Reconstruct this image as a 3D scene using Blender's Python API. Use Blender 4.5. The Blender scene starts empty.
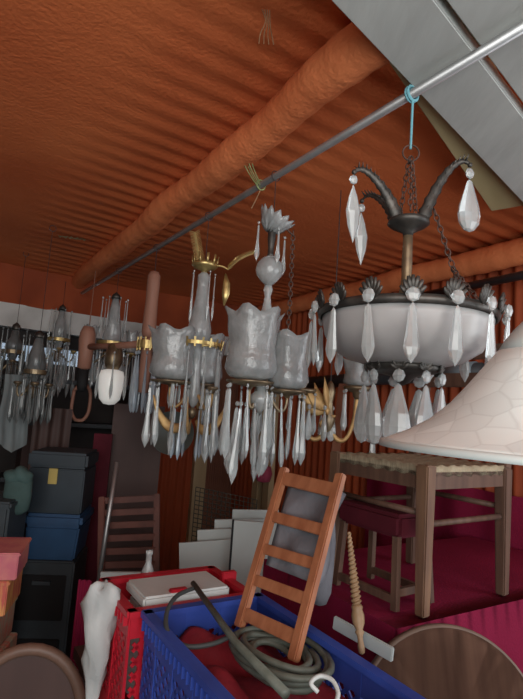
import bpy, bmesh, math, random
from math import sin, cos, pi, radians, sqrt, atan2
from mathutils import Vector, Matrix
random.seed(7)
SC = bpy.context.scene
COL = SC.collection
V = Vector

# ------------------------------------------------------------------ camera
FPX, PIT, ROL = 505.0, radians(7), radians(4)
CAM = V((0, 0, 1.5))
fw = V((0, cos(PIT), sin(PIT))); u0 = V((0, -sin(PIT), cos(PIT))); r0 = V((1, 0, 0))
RT = cos(ROL)*r0 + sin(ROL)*u0
UP = cos(ROL)*u0 - sin(ROL)*r0
cd = bpy.data.cameras.new('camera'); cam = bpy.data.objects.new('camera', cd); COL.objects.link(cam)
cam.matrix_world = Matrix(((RT.x, UP.x, -fw.x, CAM.x), (RT.y, UP.y, -fw.y, CAM.y), (RT.z, UP.z, -fw.z, CAM.z), (0, 0, 0, 1)))
cd.sensor_fit = 'VERTICAL'; cd.sensor_height = 36.0; cd.lens = 36.0*FPX/699.0; cd.clip_start = 0.02
SC.camera = cam

def ray(px, py): return fw + RT*((px-261.5)/FPX) + UP*((349.5-py)/FPX)
def P(px, py, Y): d = ray(px, py); return CAM + d*(Y/d.y)            # a sighted point at distance Y in front
def Z(px, py, z): d = ray(px, py); return CAM + d*((z-CAM.z)/d.z)    # a sighted point at height z
def proj(q): d = q-CAM; w = d.dot(fw); return (261.5+FPX*d.dot(RT)/w, 349.5-FPX*d.dot(UP)/w)
def depth(q): return (q-CAM).dot(fw)
YAW = atan2(0.5247, 0.8513)                                          # the shed runs askew to the view
BX = V((cos(YAW), sin(YAW), 0)); AX = V((-sin(YAW), cos(YAW), 0))
def W(t, s, z): return BX*t + AX*s + V((0, 0, z))
def ts(q): return q.dot(BX), q.dot(AX)

# ------------------------------------------------------------------ materials
def mat(name, col, rough=.6, metal=0., trans=0., col2=None, nscale=6., ndetail=4., stretch=(1, 1, 1), bump=0., bscale=40., spec=.5, lo=.35, hi=.65, ior=1.45, emit=0., alpha=1.):
    m = bpy.data.materials.new(name); m.use_nodes = True
    nt = m.node_tree; b = nt.nodes['Principled BSDF']
    b.inputs['Base Color'].default_value = (*col, 1); b.inputs['Roughness'].default_value = rough
    b.inputs['Metallic'].default_value = metal; b.inputs['Transmission Weight'].default_value = trans
    b.inputs['Specular IOR Level'].default_value = spec; b.inputs['IOR'].default_value = ior
    b.inputs['Alpha'].default_value = alpha
    tc = nt.nodes.new('ShaderNodeTexCoord'); mp = nt.nodes.new('ShaderNodeMapping')
    mp.inputs['Scale'].default_value = stretch
    nt.links.new(tc.outputs['Object'], mp.inputs['Vector'])
    if col2 is None: col2 = tuple(c*.75 for c in col)
    n = nt.nodes.new('ShaderNodeTexNoise'); n.inputs['Scale'].default_value = nscale; n.inputs['Detail'].default_value = ndetail
    nt.links.new(mp.outputs['Vector'], n.inputs['Vector'])
    r = nt.nodes.new('ShaderNodeValToRGB')
    r.color_ramp.elements[0].position = lo; r.color_ramp.elements[1].position = hi
    r.color_ramp.elements[0].color = (*col2, 1); r.color_ramp.elements[1].color = (*col, 1)
    nt.links.new(n.outputs['Fac'], r.inputs['Fac']); nt.links.new(r.outputs['Color'], b.inputs['Base Color'])
    if bump:
        n2 = nt.nodes.new('ShaderNodeTexNoise'); n2.inputs['Scale'].default_value = bscale; n2.inputs['Detail'].default_value = 3
        nt.links.new(mp.outputs['Vector'], n2.inputs['Vector'])
        bp = nt.nodes.new('ShaderNodeBump'); bp.inputs['Strength'].default_value = bump; bp.inputs['Distance'].default_value = .01
        nt.links.new(n2.outputs['Fac'], bp.inputs['Height']); nt.links.new(bp.outputs['Normal'], b.inputs['Normal'])
    if emit:
        nt.links.new(r.outputs['Color'], b.inputs['Emission Color']); b.inputs['Emission Strength'].default_value = emit
    return m

M = {}
M['tarp'] = mat('orange_tarp', (.72, .195, .066), .75, col2=(.58, .135, .045), nscale=1.6, ndetail=6, bump=.35, bscale=70, spec=.25)
M['tarp_roll'] = mat('orange_tarp_wrap', (.80, .255, .10), .75, col2=(.66, .18, .066), nscale=3, bump=.4, bscale=60, spec=.25)
M['sheet_wall'] = mat('orange_sheet', (.42, .085, .028), .7, col2=(.26, .05, .018), nscale=3, stretch=(1, 1, .3), spec=.3)
M['brown_sheet'] = mat('brown_sheet', (.22, .085, .045), .75, col2=(.14, .05, .03), nscale=4, stretch=(1, 1, .3))
M['dark_wall'] = mat('dark_wall', (.045, .038, .036), .9, col2=(.025, .021, .02), nscale=3)
M['concrete'] = mat('dirty_floor', (.16, .14, .13), .9, col2=(.09, .08, .075), nscale=5, bump=.2)
M['white_paint'] = mat('grey_white_paint', (.50, .515, .49), .65, col2=(.42, .43, .41), nscale=9, stretch=(1, .25, 1), bump=.15, bscale=30)
M['plaster'] = mat('white_painted_beam', (.62, .62, .60), .7, col2=(.48, .48, .46), nscale=5)
M['ply'] = mat('pale_plywood', (.52, .44, .24), .7, col2=(.42, .35, .18), nscale=6, stretch=(1, .2, 1))
M['pine'] = mat('pale_pine', (.50, .38, .22), .65, col2=(.40, .29, .16), nscale=8, stretch=(1, 1, .12))
M['steel'] = mat('dull_steel', (.46, .46, .46), .42, metal=.8, col2=(.38, .38, .38), nscale=12)
M['dark_pipe'] = mat('dark_pipe', (.065, .045, .05), .4, metal=.3, col2=(.04, .03, .03))
M['grey_pipe'] = mat('grey_rubber_pipe', (.055, .06, .066), .55, col2=(.035, .04, .045))
M['blue_grey'] = mat('blue_grey_plastic', (.25, .32, .36), .5)
M['crystal'] = mat('cut_crystal', (.72, .75, .75), .08, trans=.60, col2=(.58, .62, .62), nscale=14, spec=.8, ior=1.5)
M['crystal_blue'] = mat('cut_crystal_bluish', (.44, .52, .60), .12, trans=.4, col2=(.48, .56, .62), nscale=14, spec=.8)
M['frost'] = mat('frosted_bowl_glass', (.52, .51, .50), .35, trans=.25, col2=(.44, .43, .43), nscale=5, spec=.5)
M['shade_glass'] = mat('etched_tulip_glass', (.58, .60, .60), .14, trans=.5, col2=(.44, .46, .46), nscale=22, bump=.3, bscale=60, spec=.7)
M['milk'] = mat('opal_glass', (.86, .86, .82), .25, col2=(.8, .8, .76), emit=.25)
M['crystal_dim'] = mat('shaded_crystal', (.26, .28, .28), .2, trans=.4, col2=(.18, .20, .20), nscale=14)  # crystal with the gloom of the far left painted into its colour
M['dim_glass'] = mat('shaded_glass', (.24, .25, .25), .25, trans=.4, col2=(.17, .18, .18), nscale=14)  # stem glass darkened in colour to stand for shade at far left
M['bronze'] = mat('dark_bronze', (.10, .09, .08), .45, metal=.6, col2=(.05, .048, .044), nscale=30)
M['old_brass'] = mat('aged_brass', (.30, .23, .14), .4, metal=.7, col2=(.16, .12, .08), nscale=25)
M['brass'] = mat('bright_brass', (.62, .48, .20), .35, metal=.75, col2=(.42, .30, .12), nscale=25)
M['gilt'] = mat('gilt_leaf', (.56, .36, .15), .5, metal=.35, col2=(.38, .22, .09), nscale=25)
M['rust'] = mat('brown_chain_metal', (.13, .075, .06), .55, metal=.5, col2=(.07, .045, .035), nscale=40)
M['pink_wood'] = mat('pinkish_turned_wood', (.36, .18, .125), .6, col2=(.27, .125, .085), nscale=8, stretch=(1, 1, .15))
M['blue_string'] = mat('pale_blue_string', (.16, .40, .46), .8, col2=(.16, .38, .44), nscale=60)
M['green_twine'] = mat('green_twine', (.30, .36, .16), .85, col2=(.2, .25, .1), nscale=60)
M['wire'] = mat('thin_dark_wire', (.06, .05, .05), .5, metal=.4)
M['wood_red'] = mat('reddish_varnished_wood', (.38, .150, .072), .45, col2=(.28, .10, .046), nscale=10, stretch=(4, 4, .5), ndetail=5)
M['wood_chair'] = mat('brown_chair_wood', (.125, .068, .045), .6, col2=(.08, .042, .029), nscale=10, stretch=(4, 4, .5))
M['wood_worn'] = mat('worn_tan_chair_wood', (.20, .112, .064), .6, col2=(.125, .066, .042), nscale=9, stretch=(4, 4, .5))
M['rush'] = mat('woven_rush', (.40, .34, .23), .85, col2=(.28, .23, .15), nscale=30, stretch=(1, 8, 1), bump=.5, bscale=90)
M['spindle'] = mat('honey_turned_wood', (.29, .185, .10), .5, col2=(.2, .12, .06), nscale=14)
M['disc'] = mat('brown_plank_wood', (.135, .070, .046), .75, spec=.15, col2=(.085, .042, .028), nscale=5, stretch=(5, .3, .3), ndetail=6)
M['disc_edge'] = mat('table_edge', (.15, .10, .075), .55, col2=(.10, .066, .05))
M['crimson'] = mat('crimson_cloth', (.235, .012, .048), .85, col2=(.18, .008, .035), nscale=3, bump=.25, bscale=120, spec=.2)
M['maroon'] = mat('maroon_seat', (.10, .012, .022), .8, col2=(.065, .008, .014), nscale=6, spec=.2)
M['grey_cloth'] = mat('grey_felt', (.17, .17, .19), .9, col2=(.12, .12, .135), nscale=7, bump=.3)
M['blue_plastic'] = mat('blue_plastic', (.035, .075, .36), .42, col2=(.025, .05, .25), nscale=7)
M['red_plastic'] = mat('red_plastic', (.50, .012, .028), .42, col2=(.36, .008, .02), nscale=7)
M['red_cloth'] = mat('red_cloth', (.27, .013, .024), .8, col2=(.13, .008, .016), nscale=12, bump=.4)
M['hose'] = mat('grey_green_hose', (.13, .145, .12), .5, col2=(.085, .095, .075), nscale=30)
M['cord'] = mat('dark_cord', (.06, .065, .065), .6)
M['white_plastic'] = mat('white_plastic', (.56, .58, .57), .45, col2=(.46, .48, .47), nscale=4)
M['panel'] = mat('white_panel', (.40, .43, .42), .55, col2=(.33, .36, .35), nscale=3)
M['bag'] = mat('white_bag', (.52, .54, .53), .5, trans=.15, col2=(.40, .42, .42), nscale=9, bump=.4, bscale=18)
M['navy'] = mat('navy_chest', (.016, .028, .040), .5, col2=(.010, .018, .026))
M['blue_bin'] = mat('blue_bin', (.022, .075, .17), .5, col2=(.015, .05, .12))
M['slate'] = mat('slate_grey_plastic', (.040, .052, .060), .55, col2=(.026, .034, .04))
M['black'] = mat('black_recess', (.010, .010, .011), .8)
M['teal'] = mat('teal_cloth', (.06, .11, .105), .85, col2=(.04, .075, .07), nscale=10)
M['gold_label'] = mat('gold_tag', (.50, .38, .10), .5)
M['pale_cloth'] = mat('pale_grey_cloth', (.21, .24, .245), .85, col2=(.16, .185, .19), nscale=8, stretch=(4, 4, .4))
M['dark_brown'] = mat('dark_brown_board', (.075, .042, .036), .65, col2=(.05, .027, .024), nscale=5, stretch=(1, 1, .2))
M['wood_dim'] = mat('shaded_reddish_wood', (.27, .105, .06), .6, col2=(.2, .075, .04), nscale=9, stretch=(4, 4, .5))  # reddish wood darkened in its colour to imitate shadow on the batten
M['fold_wood'] = mat('brown_slat_wood', (.145, .052, .038), .6, col2=(.09, .034, .026), nscale=9)
M['pink_cloth'] = mat('magenta_cloth', (.46, .07, .13), .8)
M['pink_box'] = mat('pink_print', (.42, .10, .13), .6, col2=(.55, .20, .16), nscale=14)
M['yellow_print'] = mat('yellow_print', (.62, .34, .09), .6, col2=(.42, .08, .06), nscale=30, stretch=(2, 2, .4))
M['green_print'] = mat('pale_green_print', (.30, .36, .26), .6, col2=(.50, .16, .12), nscale=26, stretch=(2, 2, .6))
M['brown_rim'] = mat('brown_bentwood', (.15, .085, .06), .5)
M['pan'] = mat('dark_grey_dish', (.10, .115, .105), .45, metal=.2, col2=(.07, .08, .075))
M['net'] = mat('dark_net', (.05, .05, .04), .8)
M['pane'] = mat('window_glass', (.75, .86, .95), .1, trans=.9, spec=.4)

def capiz():
    m = bpy.data.materials.new('pearly_shell_mosaic'); m.use_nodes = True
    nt = m.node_tree; b = nt.nodes['Principled BSDF']; b.inputs['Roughness'].default_value = .4
    tc = nt.nodes.new('ShaderNodeTexCoord'); mp = nt.nodes.new('ShaderNodeMapping'); mp.inputs['Scale'].default_value = (1, 1, 1.25)
    mp.inputs['Rotation'].default_value = (.3, .5, 0)
    vo = nt.nodes.new('ShaderNodeTexVoronoi'); vo.feature = 'DISTANCE_TO_EDGE'; vo.inputs['Scale'].default_value = 24
    vc = nt.nodes.new('ShaderNodeTexVoronoi'); vc.inputs['Scale'].default_value = 24
    nt.links.new(tc.outputs['Object'], mp.inputs[0])
    for q in (vo, vc): nt.links.new(mp.outputs[0], q.inputs['Vector'])
    r = nt.nodes.new('ShaderNodeValToRGB'); r.color_ramp.elements[0].position = .0; r.color_ramp.elements[1].position = .05
    r.color_ramp.elements[0].color = (.64, .71, .70, 1); r.color_ramp.elements[1].color = (.73, .81, .80, 1)
    nt.links.new(vo.outputs['Distance'], r.inputs['Fac'])
    h = nt.nodes.new('ShaderNodeRGBToBW'); nt.links.new(vc.outputs['Color'], h.inputs[0])
    rr = nt.nodes.new('ShaderNodeMapRange'); rr.inputs['To Min'].default_value = .88; rr.inputs['To Max'].default_value = 1.06
    nt.links.new(h.outputs[0], rr.inputs['Value'])
    mx = nt.nodes.new('ShaderNodeVectorMath'); mx.operation = 'SCALE'
    nt.links.new(r.outputs['Color'], mx.inputs[0]); nt.links.new(rr.outputs[0], mx.inputs['Scale'])
    nt.links.new(mx.outputs[0], b.inputs['Base Color'])
    return m
M['capiz'] = capiz()
M['shade_band'] = mat('grey_white_band', (.52, .57, .56), .45, col2=(.46, .51, .50))

# ------------------------------------------------------------------ mesh helpers
def new(): return bmesh.new()
def box(bm, c, s, R=None):
    g = bmesh.ops.create_cube(bm, size=1)['verts']
    T = Matrix.Translation(V(c)) @ (R.to_4x4() if R else Matrix()) @ Matrix.Diagonal((*s, 1))
    bmesh.ops.transform(bm, matrix=T, verts=g); return bm
def bar(bm, p0, p1, w, h, up=V((0, 0, 1)), w1=None, h1=None):
    p0, p1 = V(p0), V(p1); d = (p1-p0).normalized()
    x = d.cross(up); x = x.normalized() if x.length > 1e-5 else V((1, 0, 0)); y = x.cross(d).normalized()
    vs = []
    for p, a, b in ((p0, w, h), (p1, w1 or w, h1 or h)):
        vs.append([bm.verts.new(p+x*(i*a/2)+y*(j*b/2)) for i, j in ((-1, -1), (1, -1), (1, 1), (-1, 1))])
    bm.faces.new(vs[0][::-1]); bm.faces.new(vs[1])
    for i in range(4): bm.faces.new((vs[0][i], vs[0][(i+1) % 4], vs[1][(i+1) % 4], vs[1][i]))
    return bm
def tube(bm, pts, r, n=8, flat=1.0, closed=False):
    pts = [V(p) for p in pts]; k = len(pts)
    rs = r if isinstance(r, (list, tuple)) else [r]*k
    t = []
    for i in range(k):
        a = pts[(i-1) % k] if (closed or i) else pts[0]
        b = pts[(i+1) % k] if (closed or i < k-1) else pts[-1]
        t.append((b-a).normalized())
    ref = V((0, 0, 1)) if abs(t[0].z) < .9 else V((1, 0, 0))
    x = (ref - t[0]*ref.dot(t[0])).normalized(); rings = []
    for i in range(k):
        x = (x - t[i]*x.dot(t[i])); x = x.normalized() if x.length > 1e-6 else t[i].orthogonal().normalized()
        y = t[i].cross(x)
        rings.append([bm.verts.new(pts[i] + x*(rs[i]*cos(2*pi*j/n)) + y*(rs[i]*flat*sin(2*pi*j/n))) for j in range(n)])
    for i in range(k if closed else k-1):
        A, B = rings[i], rings[(i+1) % k]
        for j in range(n): bm.faces.new((A[j], A[(j+1) % n], B[(j+1) % n], B[j]))
    if not closed:
        bm.faces.new(rings[0][::-1]); bm.faces.new(rings[-1])
    return bm
def lathe(bm, prof, n=24, c=(0, 0, 0), wob=None, thick=0., sy=1.0):
    c = V(c)
    if thick: prof = list(prof) + [(max(r-thick, .0005), z) for r, z in reversed(prof)]
    rings = []
    for i, (r, z) in enumerate(prof):
        ring = []
        for j in range(n):
            a = 2*pi*j/n; q = r
            dz = 0
            if wob: q, dz = wob(r, z, a)
            ring.append(bm.verts.new(c + V((q*cos(a), q*sy*sin(a), z+dz))))
        rings.append(ring)
    k = len(rings)
    for i in range(k-1 if not thick else k):
        A, B = rings[i], rings[(i+1) % k]
        for j in range(n): bm.faces.new((A[j], A[(j+1) % n], B[(j+1) % n], B[j]))
    if not thick:
        if prof[0][0] > 1e-4: bm.faces.new(rings[0])
        if prof[-1][0] > 1e-4: bm.faces.new(rings[-1][::-1])
    bmesh.ops.remove_doubles(bm, verts=[v for ring in (rings[0], rings[-1]) for v in ring], dist=1e-5)
    return bm
def ball(bm, c, r, n=12, sc=(1, 1, 1)):
    g = bmesh.ops.create_uvsphere(bm, u_segments=n, v_segments=max(6, n*2//3), radius=r)['verts']
    bmesh.ops.transform(bm, matrix=Matrix.Translation(V(c)) @ Matrix.Diagonal((*sc, 1)), verts=g); return bm
def torus(bm, c, R, r, n=24, m=8, rot=None, sy=1.0):
    pts = []
    for i in range(n):
        a = 2*pi*i/n; p = V((R*cos(a), R*sy*sin(a), 0))
        if rot: p = rot @ p
        pts.append(V(c)+p)
    return tube(bm, pts, r, m, closed=True)
def bez(p, n=14):
    p = [V(q) for q in p]; out = []
    for i in range(n+1):
        t = i/n; q = p[:]
        while len(q) > 1: q = [q[j].lerp(q[j+1], t) for j in range(len(q)-1)]
        out.append(q[0])
    return out
def smoothpts(p, n=6):
    p = [V(q) for q in p]; out = []
    for i in range(len(p)-1):
        a, b, c, d = p[max(i-1, 0)], p[i], p[i+1], p[min(i+2, len(p)-1)]
        for k in range(n):
            t = k/n
            out.append(.5*((2*b)+(c-a)*t+(2*a-5*b+4*c-d)*t*t+(3*b-a-3*c+d)*t**3))
    out.append(p[-1]); return out
def chain(bm, pts, link=.011, wire=.0016):
    # real links, every other one turned a quarter
    d = [0]
    for a, b in zip(pts, pts[1:]): d.append(d[-1]+(V(b)-V(a)).length)
    s, k = 0, 0
    while s <= d[-1]:
        i = max(j for j in range(len(d)) if d[j] <= s+1e-9); i = min(i, len(pts)-2)
        f = (s-d[i])/max(d[i+1]-d[i], 1e-6); c = V(pts[i]).lerp(V(pts[i+1]), f); t = (V(pts[i+1])-V(pts[i])).normalized()
        q = t.to_track_quat('X', 'Z').to_matrix()
        q = q @ Matrix.Rotation(pi/2*(k % 2), 3, 'X')
        torus(bm, c, link*.95, wire, 10, 5, q, .6); s += link*1.45; k += 1
    return bm

def obj(name, bm, m, parent=None, smooth=False, loc=None, rotz=0, bevel=0.):
    if bevel: bmesh.ops.bevel(bm, geom=[e for e in bm.edges], offset=bevel, segments=2, affect='EDGES', clamp_overlap=True)
    bmesh.ops.recalc_face_normals(bm, faces=bm.faces[:])
    me = bpy.data.meshes.new(name); bm.to_mesh(me); bm.free()
    if smooth:
        for p in me.polygons: p.use_smooth = True
    if m: me.materials.append(M[m])
    o = bpy.data.objects.new(name, me); COL.objects.link(o)
    if parent: o.parent = parent
    if loc is not None: o.location = loc
    if rotz: o.rotation_euler.z = rotz
    return o
def inst(name, me, parent, loc, rot=(0, 0, 0), sc=1.0):
    o = bpy.data.objects.new(name, me); COL.objects.link(o); o.parent = parent; o.location = loc; o.rotation_euler = rot
    if sc != 1.0: o.scale = (sc, sc, sc)
    return o
def tag(o, label, cat, group=None, kind=None):
    o['label'] = label; o['category'] = cat
    if group: o['group'] = group
    if kind: o['kind'] = kind
    return o
def thing(name, label, cat, loc=(0, 0, 0), rotz=0, group=None):
    o = bpy.data.objects.new(name, None); COL.objects.link(o); o.location = loc; o.rotation_euler = (0, 0, rotz); o.empty_display_size = .05
    return tag(o, label, cat, group)
def struct(name, bm, m, smooth=False):
    o = obj(name, bm, m, smooth=smooth); o['kind'] = 'structure'; return o

# ------------------------------------------------------------------ the shed
CEIL = 2.47; TW = 2.42; SW = 4.35; S0 = -1.2; T0 = -1.9
b = new(); box(b, W((T0+TW)/2, 1.4, -.03), (TW-T0+.6, SW-S0+.6, .06), Matrix.Rotation(YAW, 3, 'Z')); struct('floor', b, 'concrete')
def corrugated(name, m, f, n, pitch_n, k, smooth=True):
    bm = new(); rows = []
    for i in range(n*pitch_n+1):
        rows.append([bm.verts.new(f(i/pitch_n, j/k)) for j in range(k+1)])
    for i in range(len(rows)-1):
        for j in range(k): bm.faces.new((rows[i][j], rows[i][j+1], rows[i+1][j+1], rows[i+1][j]))
    return struct(name, bm, m, smooth)
def ceil_f(i, v):
    s = S0 + i*.1; t = T0 + (TW-T0)*v
    sag = .012*sin(t*1.9+s*.8) + .010*sin(s*1.3)
    if s > 3.4: sag -= .05*((s-3.4)/.9)**2
    return W(t, s, CEIL + sag + (.0002+.008*math.exp(-((t-.775)/.10)**2)+.009*math.exp(-((t-TW)/.20)**2))*sin(2*pi*i))
corrugated('ceiling', 'tarp', ceil_f, int((SW-S0)/.1)+1, 8, 16)
corrugated('wall_right', 'sheet_wall', lambda i, v: W(TW+.012*sin(2*pi*i), .2+i*.076, v*2.5), int((SW-.2)/.076)+1, 8, 2)
b = new(); box(b, W(T0, (SW+S0)/2, 1.25), (.08, SW-S0, 2.5), Matrix.Rotation(YAW, 3, 'Z')); struct('wall_left', b, 'dark_wall')
# far wall with a slit of window
RZ = Matrix.Rotation(YAW, 3, 'Z')
def on_t(px, py, t): d = ray(px, py); return CAM+d*(t/d.dot(BX))
wz0, wz1, wt0, wt1 = 1.75, 1.90, T0+.2, .98
b = new()
box(b, W((T0+TW)/2, SW, wz0/2), (TW-T0, .08, wz0), RZ); box(b, W((T0+TW)/2, SW, (wz1+2.55)/2), (TW-T0, .08, 2.55-wz1), RZ)
box(b, W((T0+wt0)/2, SW, (wz0+wz1)/2), (wt0-T0, .08, wz1-wz0), RZ); box(b, W((TW+wt1)/2, SW, (wz0+wz1)/2), (TW-wt1, .08, wz1-wz0), RZ)
struct('wall_back', b, 'dark_wall')
win = thing('window_1', 'long low slit of window under the white beam', 'window', W(0, SW, 0), YAW); win['kind'] = 'structure'
del win['label']; del win['category']
b = new(); box(b, ((wt0+wt1)/2, 0, (wz0+wz1)/2), (wt1-wt0, .01, wz1-wz0)); obj('pane', b, 'pane', win)
b = new()
for i in range(5): box(b, (wt0+(wt1-wt0)*i/4, 0, (wz0+wz1)/2), (.03, .05, wz1-wz0))
for z in (wz0, wz1): box(b, ((wt0+wt1)/2, 0, z), (wt1-wt0, .05, .02))
obj('window_frame', b, 'slate', win)

# beams wrapped in tarpaulin
def wrapped(name, t, z, s0, s1, r, m):
    n = int((s1-s0)/.025); pts = []; rs = []
    for i in range(n+1):
        s = s0+(s1-s0)*i/n
        pts.append(W(t+.006*sin(s*5)+.004*sin(s*11), s, z+.004*sin(s*7))); rs.append(r*(1+.05*sin(s*9)+.025*sin(s*63)))
    b = new(); tube(b, pts, rs, 20); return struct(name, b, m, True)
wrapped('trim_1', .775, CEIL-.062, .74, 4.18, .06, 'tarp_roll')
wrapped('trim_2', TW-.075, CEIL-.085, .3, 4.25, .066, 'tarp_roll')
# white beam across the far end, slung tarp band above it
b = new(); box(b, W(.25, 4.2, 2.085), (4.2, .1, .175), RZ); struct('trim_3', b, 'plaster')
b = new(); n = 40; rows = []
for i in range(n+1):
    t = T0+.05+(TW-T0-.1)*i/n
    rows.append([b.verts.new(W(t, 4.16-.05*k+.012*sin(t*9+k), 2.165+.095*k+.006*sin(t*6))) for k in range(4)])
for i in range(n):
    for k in range(3): b.faces.new((rows[i][k], rows[i+1][k], rows[i+1][k+1], rows[i][k+1]))
struct('trim_4', b, 'sheet_wall', True)
# orange sheet, posts and brown boarding towards the far corner
def on_s(px, py, sv): d = ray(px, py); return CAM+d*(sv/d.dot(AX))
fs = SW-.075
tA = on_s(152, 480, fs).dot(BX); n = int((TW-.03-tA)/.076)
b = new(); rows = []
for i in range(n*8+1):
    t = tA+i*.076/8; rows.append([b.verts.new(W(t, fs+.012*sin(2*pi*i/8), z)) for z in (.01, 1.2, 2.02)])
for i in range(len(rows)-1):
    for k in range(2): b.faces.new((rows[i][k], rows[i+1][k], rows[i+1][k+1], rows[i][k+1]))
struct('trim_9', b, 'sheet_wall', True)
tP = on_s(198, 480, fs-.04).dot(BX)
b = new(); box(b, W(tP, fs-.045, 1.0), (.12, .05, 2.0), RZ); struct('trim_5', b, 'pine')
bb = new(); n = 13; w0 = TW-.04-(tP+.07)
for i in range(n): box(bb, W(tP+.07+w0*(i+.5)/n, fs-.035, 1.0), (w0/n*.86, .02, 2.0), RZ)
struct('trim_8', bb, 'brown_sheet')
for nm, px, wd in (('trim_6', 257, .085), ('trim_7', 268, .09)):
    sv = on_t(px, 480, TW-.06).dot(AX)
    b = new(); box(b, W(TW-.055, sv, 1.1), (.05, wd, 2.2), RZ); struct(nm, b, 'pine')

# ------------------------------------------------------------------ pole, pipes, planks
PZ = 2.30
pA = Z(523, 27, PZ); pB = Z(82, 293, PZ); pd = (pB-pA).normalized()
b = new(); tube(b, [pA-pd*.5, pB], .0118, 16)
pole = tag(obj('metal_pole', b, 'steel', smooth=True), 'long thin grey metal pole slung below the ceiling, chandeliers hanging from it', 'pole')
def on_pole(px):
    lo, hi = 0., (pB-pA).length
    for _ in range(40):
        m_ = (lo+hi)/2
        if proj(pA+pd*m_)[0] > px: lo = m_
        else: hi = m_
    return pA+pd*lo
b = new(); q0 = W(TW-.16, .6, 2.235); q1 = W(TW-.16, 1.95, 2.225)
tube(b, [q0, q1], .022, 14)
tag(obj('dark_pipe', b, 'dark_pipe', smooth=True), 'dark brown pipe fixed under the wrapped beam at the right wall', 'pipe')
def on_t(px, py, t): d = ray(px, py); return CAM+d*(t/d.dot(BX))
q0 = on_t(306, 383, TW-.1); q1 = on_t(482, 371, TW-.1)
gp = thing('grey_pipe', 'thick dark grey pipe along the right wall behind the bowl chandelier', 'pipe', q0)
b = new(); tube(b, [V((0, 0, 0)), q1-q0], .045, 16); obj('pipe_body', b, 'grey_pipe', gp, True)
b = new(); c0 = (on_t(446, 373, TW-.1)-q0); c1 = (on_t(476, 371, TW-.1)-q0); tube(b, [c0, c1], .052, 16)
o = obj('collar', b, 'blue_grey', gp, True); o['label'] = 'blue grey collar'

pl0 = Z(330, 0, PZ+.03); pld = V((.611, .792, 0)); pln = V((.792, -.611, 0)); RP = Matrix.Rotation(atan2(-pld.x, pld.y), 3, 'Z')
def plank(label, off, wid, l0, l1, z, th, m, group=None, skew=0.):
    c = pl0 + pln*(off+wid/2) + pld*((l0+l1)/2); c.z = z
    b = new(); box(b, (0, 0, 0), (wid, l1-l0, th)); o = obj('wooden_plank', b, m, loc=c, bevel=.003)
    o.rotation_euler.z = atan2(-pld.x, pld.y)+skew
    return tag(o, label, 'plank', group)
def flat_board(label, L, Rr, z, th, m):
    a0, a1 = Z(*L[0], z), Z(*L[1], z); c0, c1 = Z(*Rr[0], z), Z(*Rr[1], z)
    da, dc_ = (a1-a0).normalized(), (c1-c0).normalized()
    pts = [a0-da*.8, a1+da*(1.48-(a1-a0).length), c1+dc_*(1.48-(c1-c0).length), c0-dc_*.8]
    o0 = sum(pts, V())/4; b = new()
    lo = [b.verts.new(p-o0) for p in pts]; f = b.faces.new(lo)
    e = bmesh.ops.extrude_face_region(b, geom=[f]); bmesh.ops.translate(b, verts=[v for v in e['geom'] if isinstance(v, bmesh.types.BMVert)], vec=(0, 0, th))
    return tag(obj('wooden_plank', b, m, loc=o0, bevel=.003), label, 'plank')
flat_board('broad white painted plank nearest the orange ceiling, laid across the pole', ((330, 0), (523, 203)), ((434, 0), (523, 117)), PZ+.017, .034, 'white_paint')
flat_board('second white painted plank, in the top right corner beyond the dark gap', ((445, 0), (523, 104)), ((640, 0), (640, 60)), PZ+.017, .034, 'white_paint')
plank('raw yellowish board edging out from above the broad white plank', .012, .20, -.3, 1.27, 2.368, .03, 'ply')

# twine tying the pole to the wrapped beam
q = on_pole(261); rb = W(.775, q.dot(AX)-.02, CEIL-.12)
tw = thing('twine_tie', 'green twine tying the metal pole up to the wrapped orange beam', 'twine', q)
b = new()
for k in range(4):
    a = V((.008*cos(k*1.6), .008*sin(k*1.6), 0)); tube(b, smoothpts([a+V((0, 0, -.01)), a*1.5+(rb-q)*.5, rb-q+a*2.2+V((0, 0, .03))], 5), .0016, 5)
torus(b, (0, 0, 0), .018, .0025, 14, 5, pd.to_track_quat('Z', 'Y').to_matrix()); obj('strands', b, 'green_twine', tw)
b = new(); tube(b, smoothpts([(0, 0, -.015), (-.012, 0, -.05), (-.028, 0, -.09)], 4), .0016, 5); o = obj('loose_end', b, 'spindle', tw); o['label'] = 'pale loose end'

# ------------------------------------------------------------------ crystals
_c = {}
def spear_mesh(L, w):
    b = new(); lathe(b, [(.0012, 0), (w*.22, -.06*L), (w*.30, -.30*L), (w*.5, -.74*L), (w*.36, -.86*L), (0, -L)], 8, sy=.55)
    return b
def icicle_mesh(L, w):
    b = new(); lathe(b, [(.001, 0), (w*.16, -.03*L), (w*.24, -.45*L), (w*.5, -.80*L), (w*.42, -.88*L), (0, -L)], 6, sy=.6); return b
def tear_mesh(L, w):
    b = new(); lathe(b, [(.0012, 0), (w*.12, -.04*L), (w*.24, -.22*L), (w*.42, -.48*L), (w*.5, -.68*L), (w*.44, -.84*L), (w*.24, -.96*L), (0, -L)], 10, sy=.55); return b
def almond_mesh(L, w):
    b = new(); lathe(b, [(.001, 0), (w*.3, -.2*L), (w*.5, -.45*L), (w*.38, -.7*L), (0, -L)], 8, sy=.5); return b
def bead_mesh(r):
    b = new(); lathe(b, [(r*.15, r), (r*.7, r*.72), (r, 0), (r*.7, -r*.72), (r*.15, -r)], 8, sy=.6); return b
KIND = {'spear': spear_mesh, 'icicle': icicle_mesh, 'tear': tear_mesh, 'almond': almond_mesh}
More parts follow.
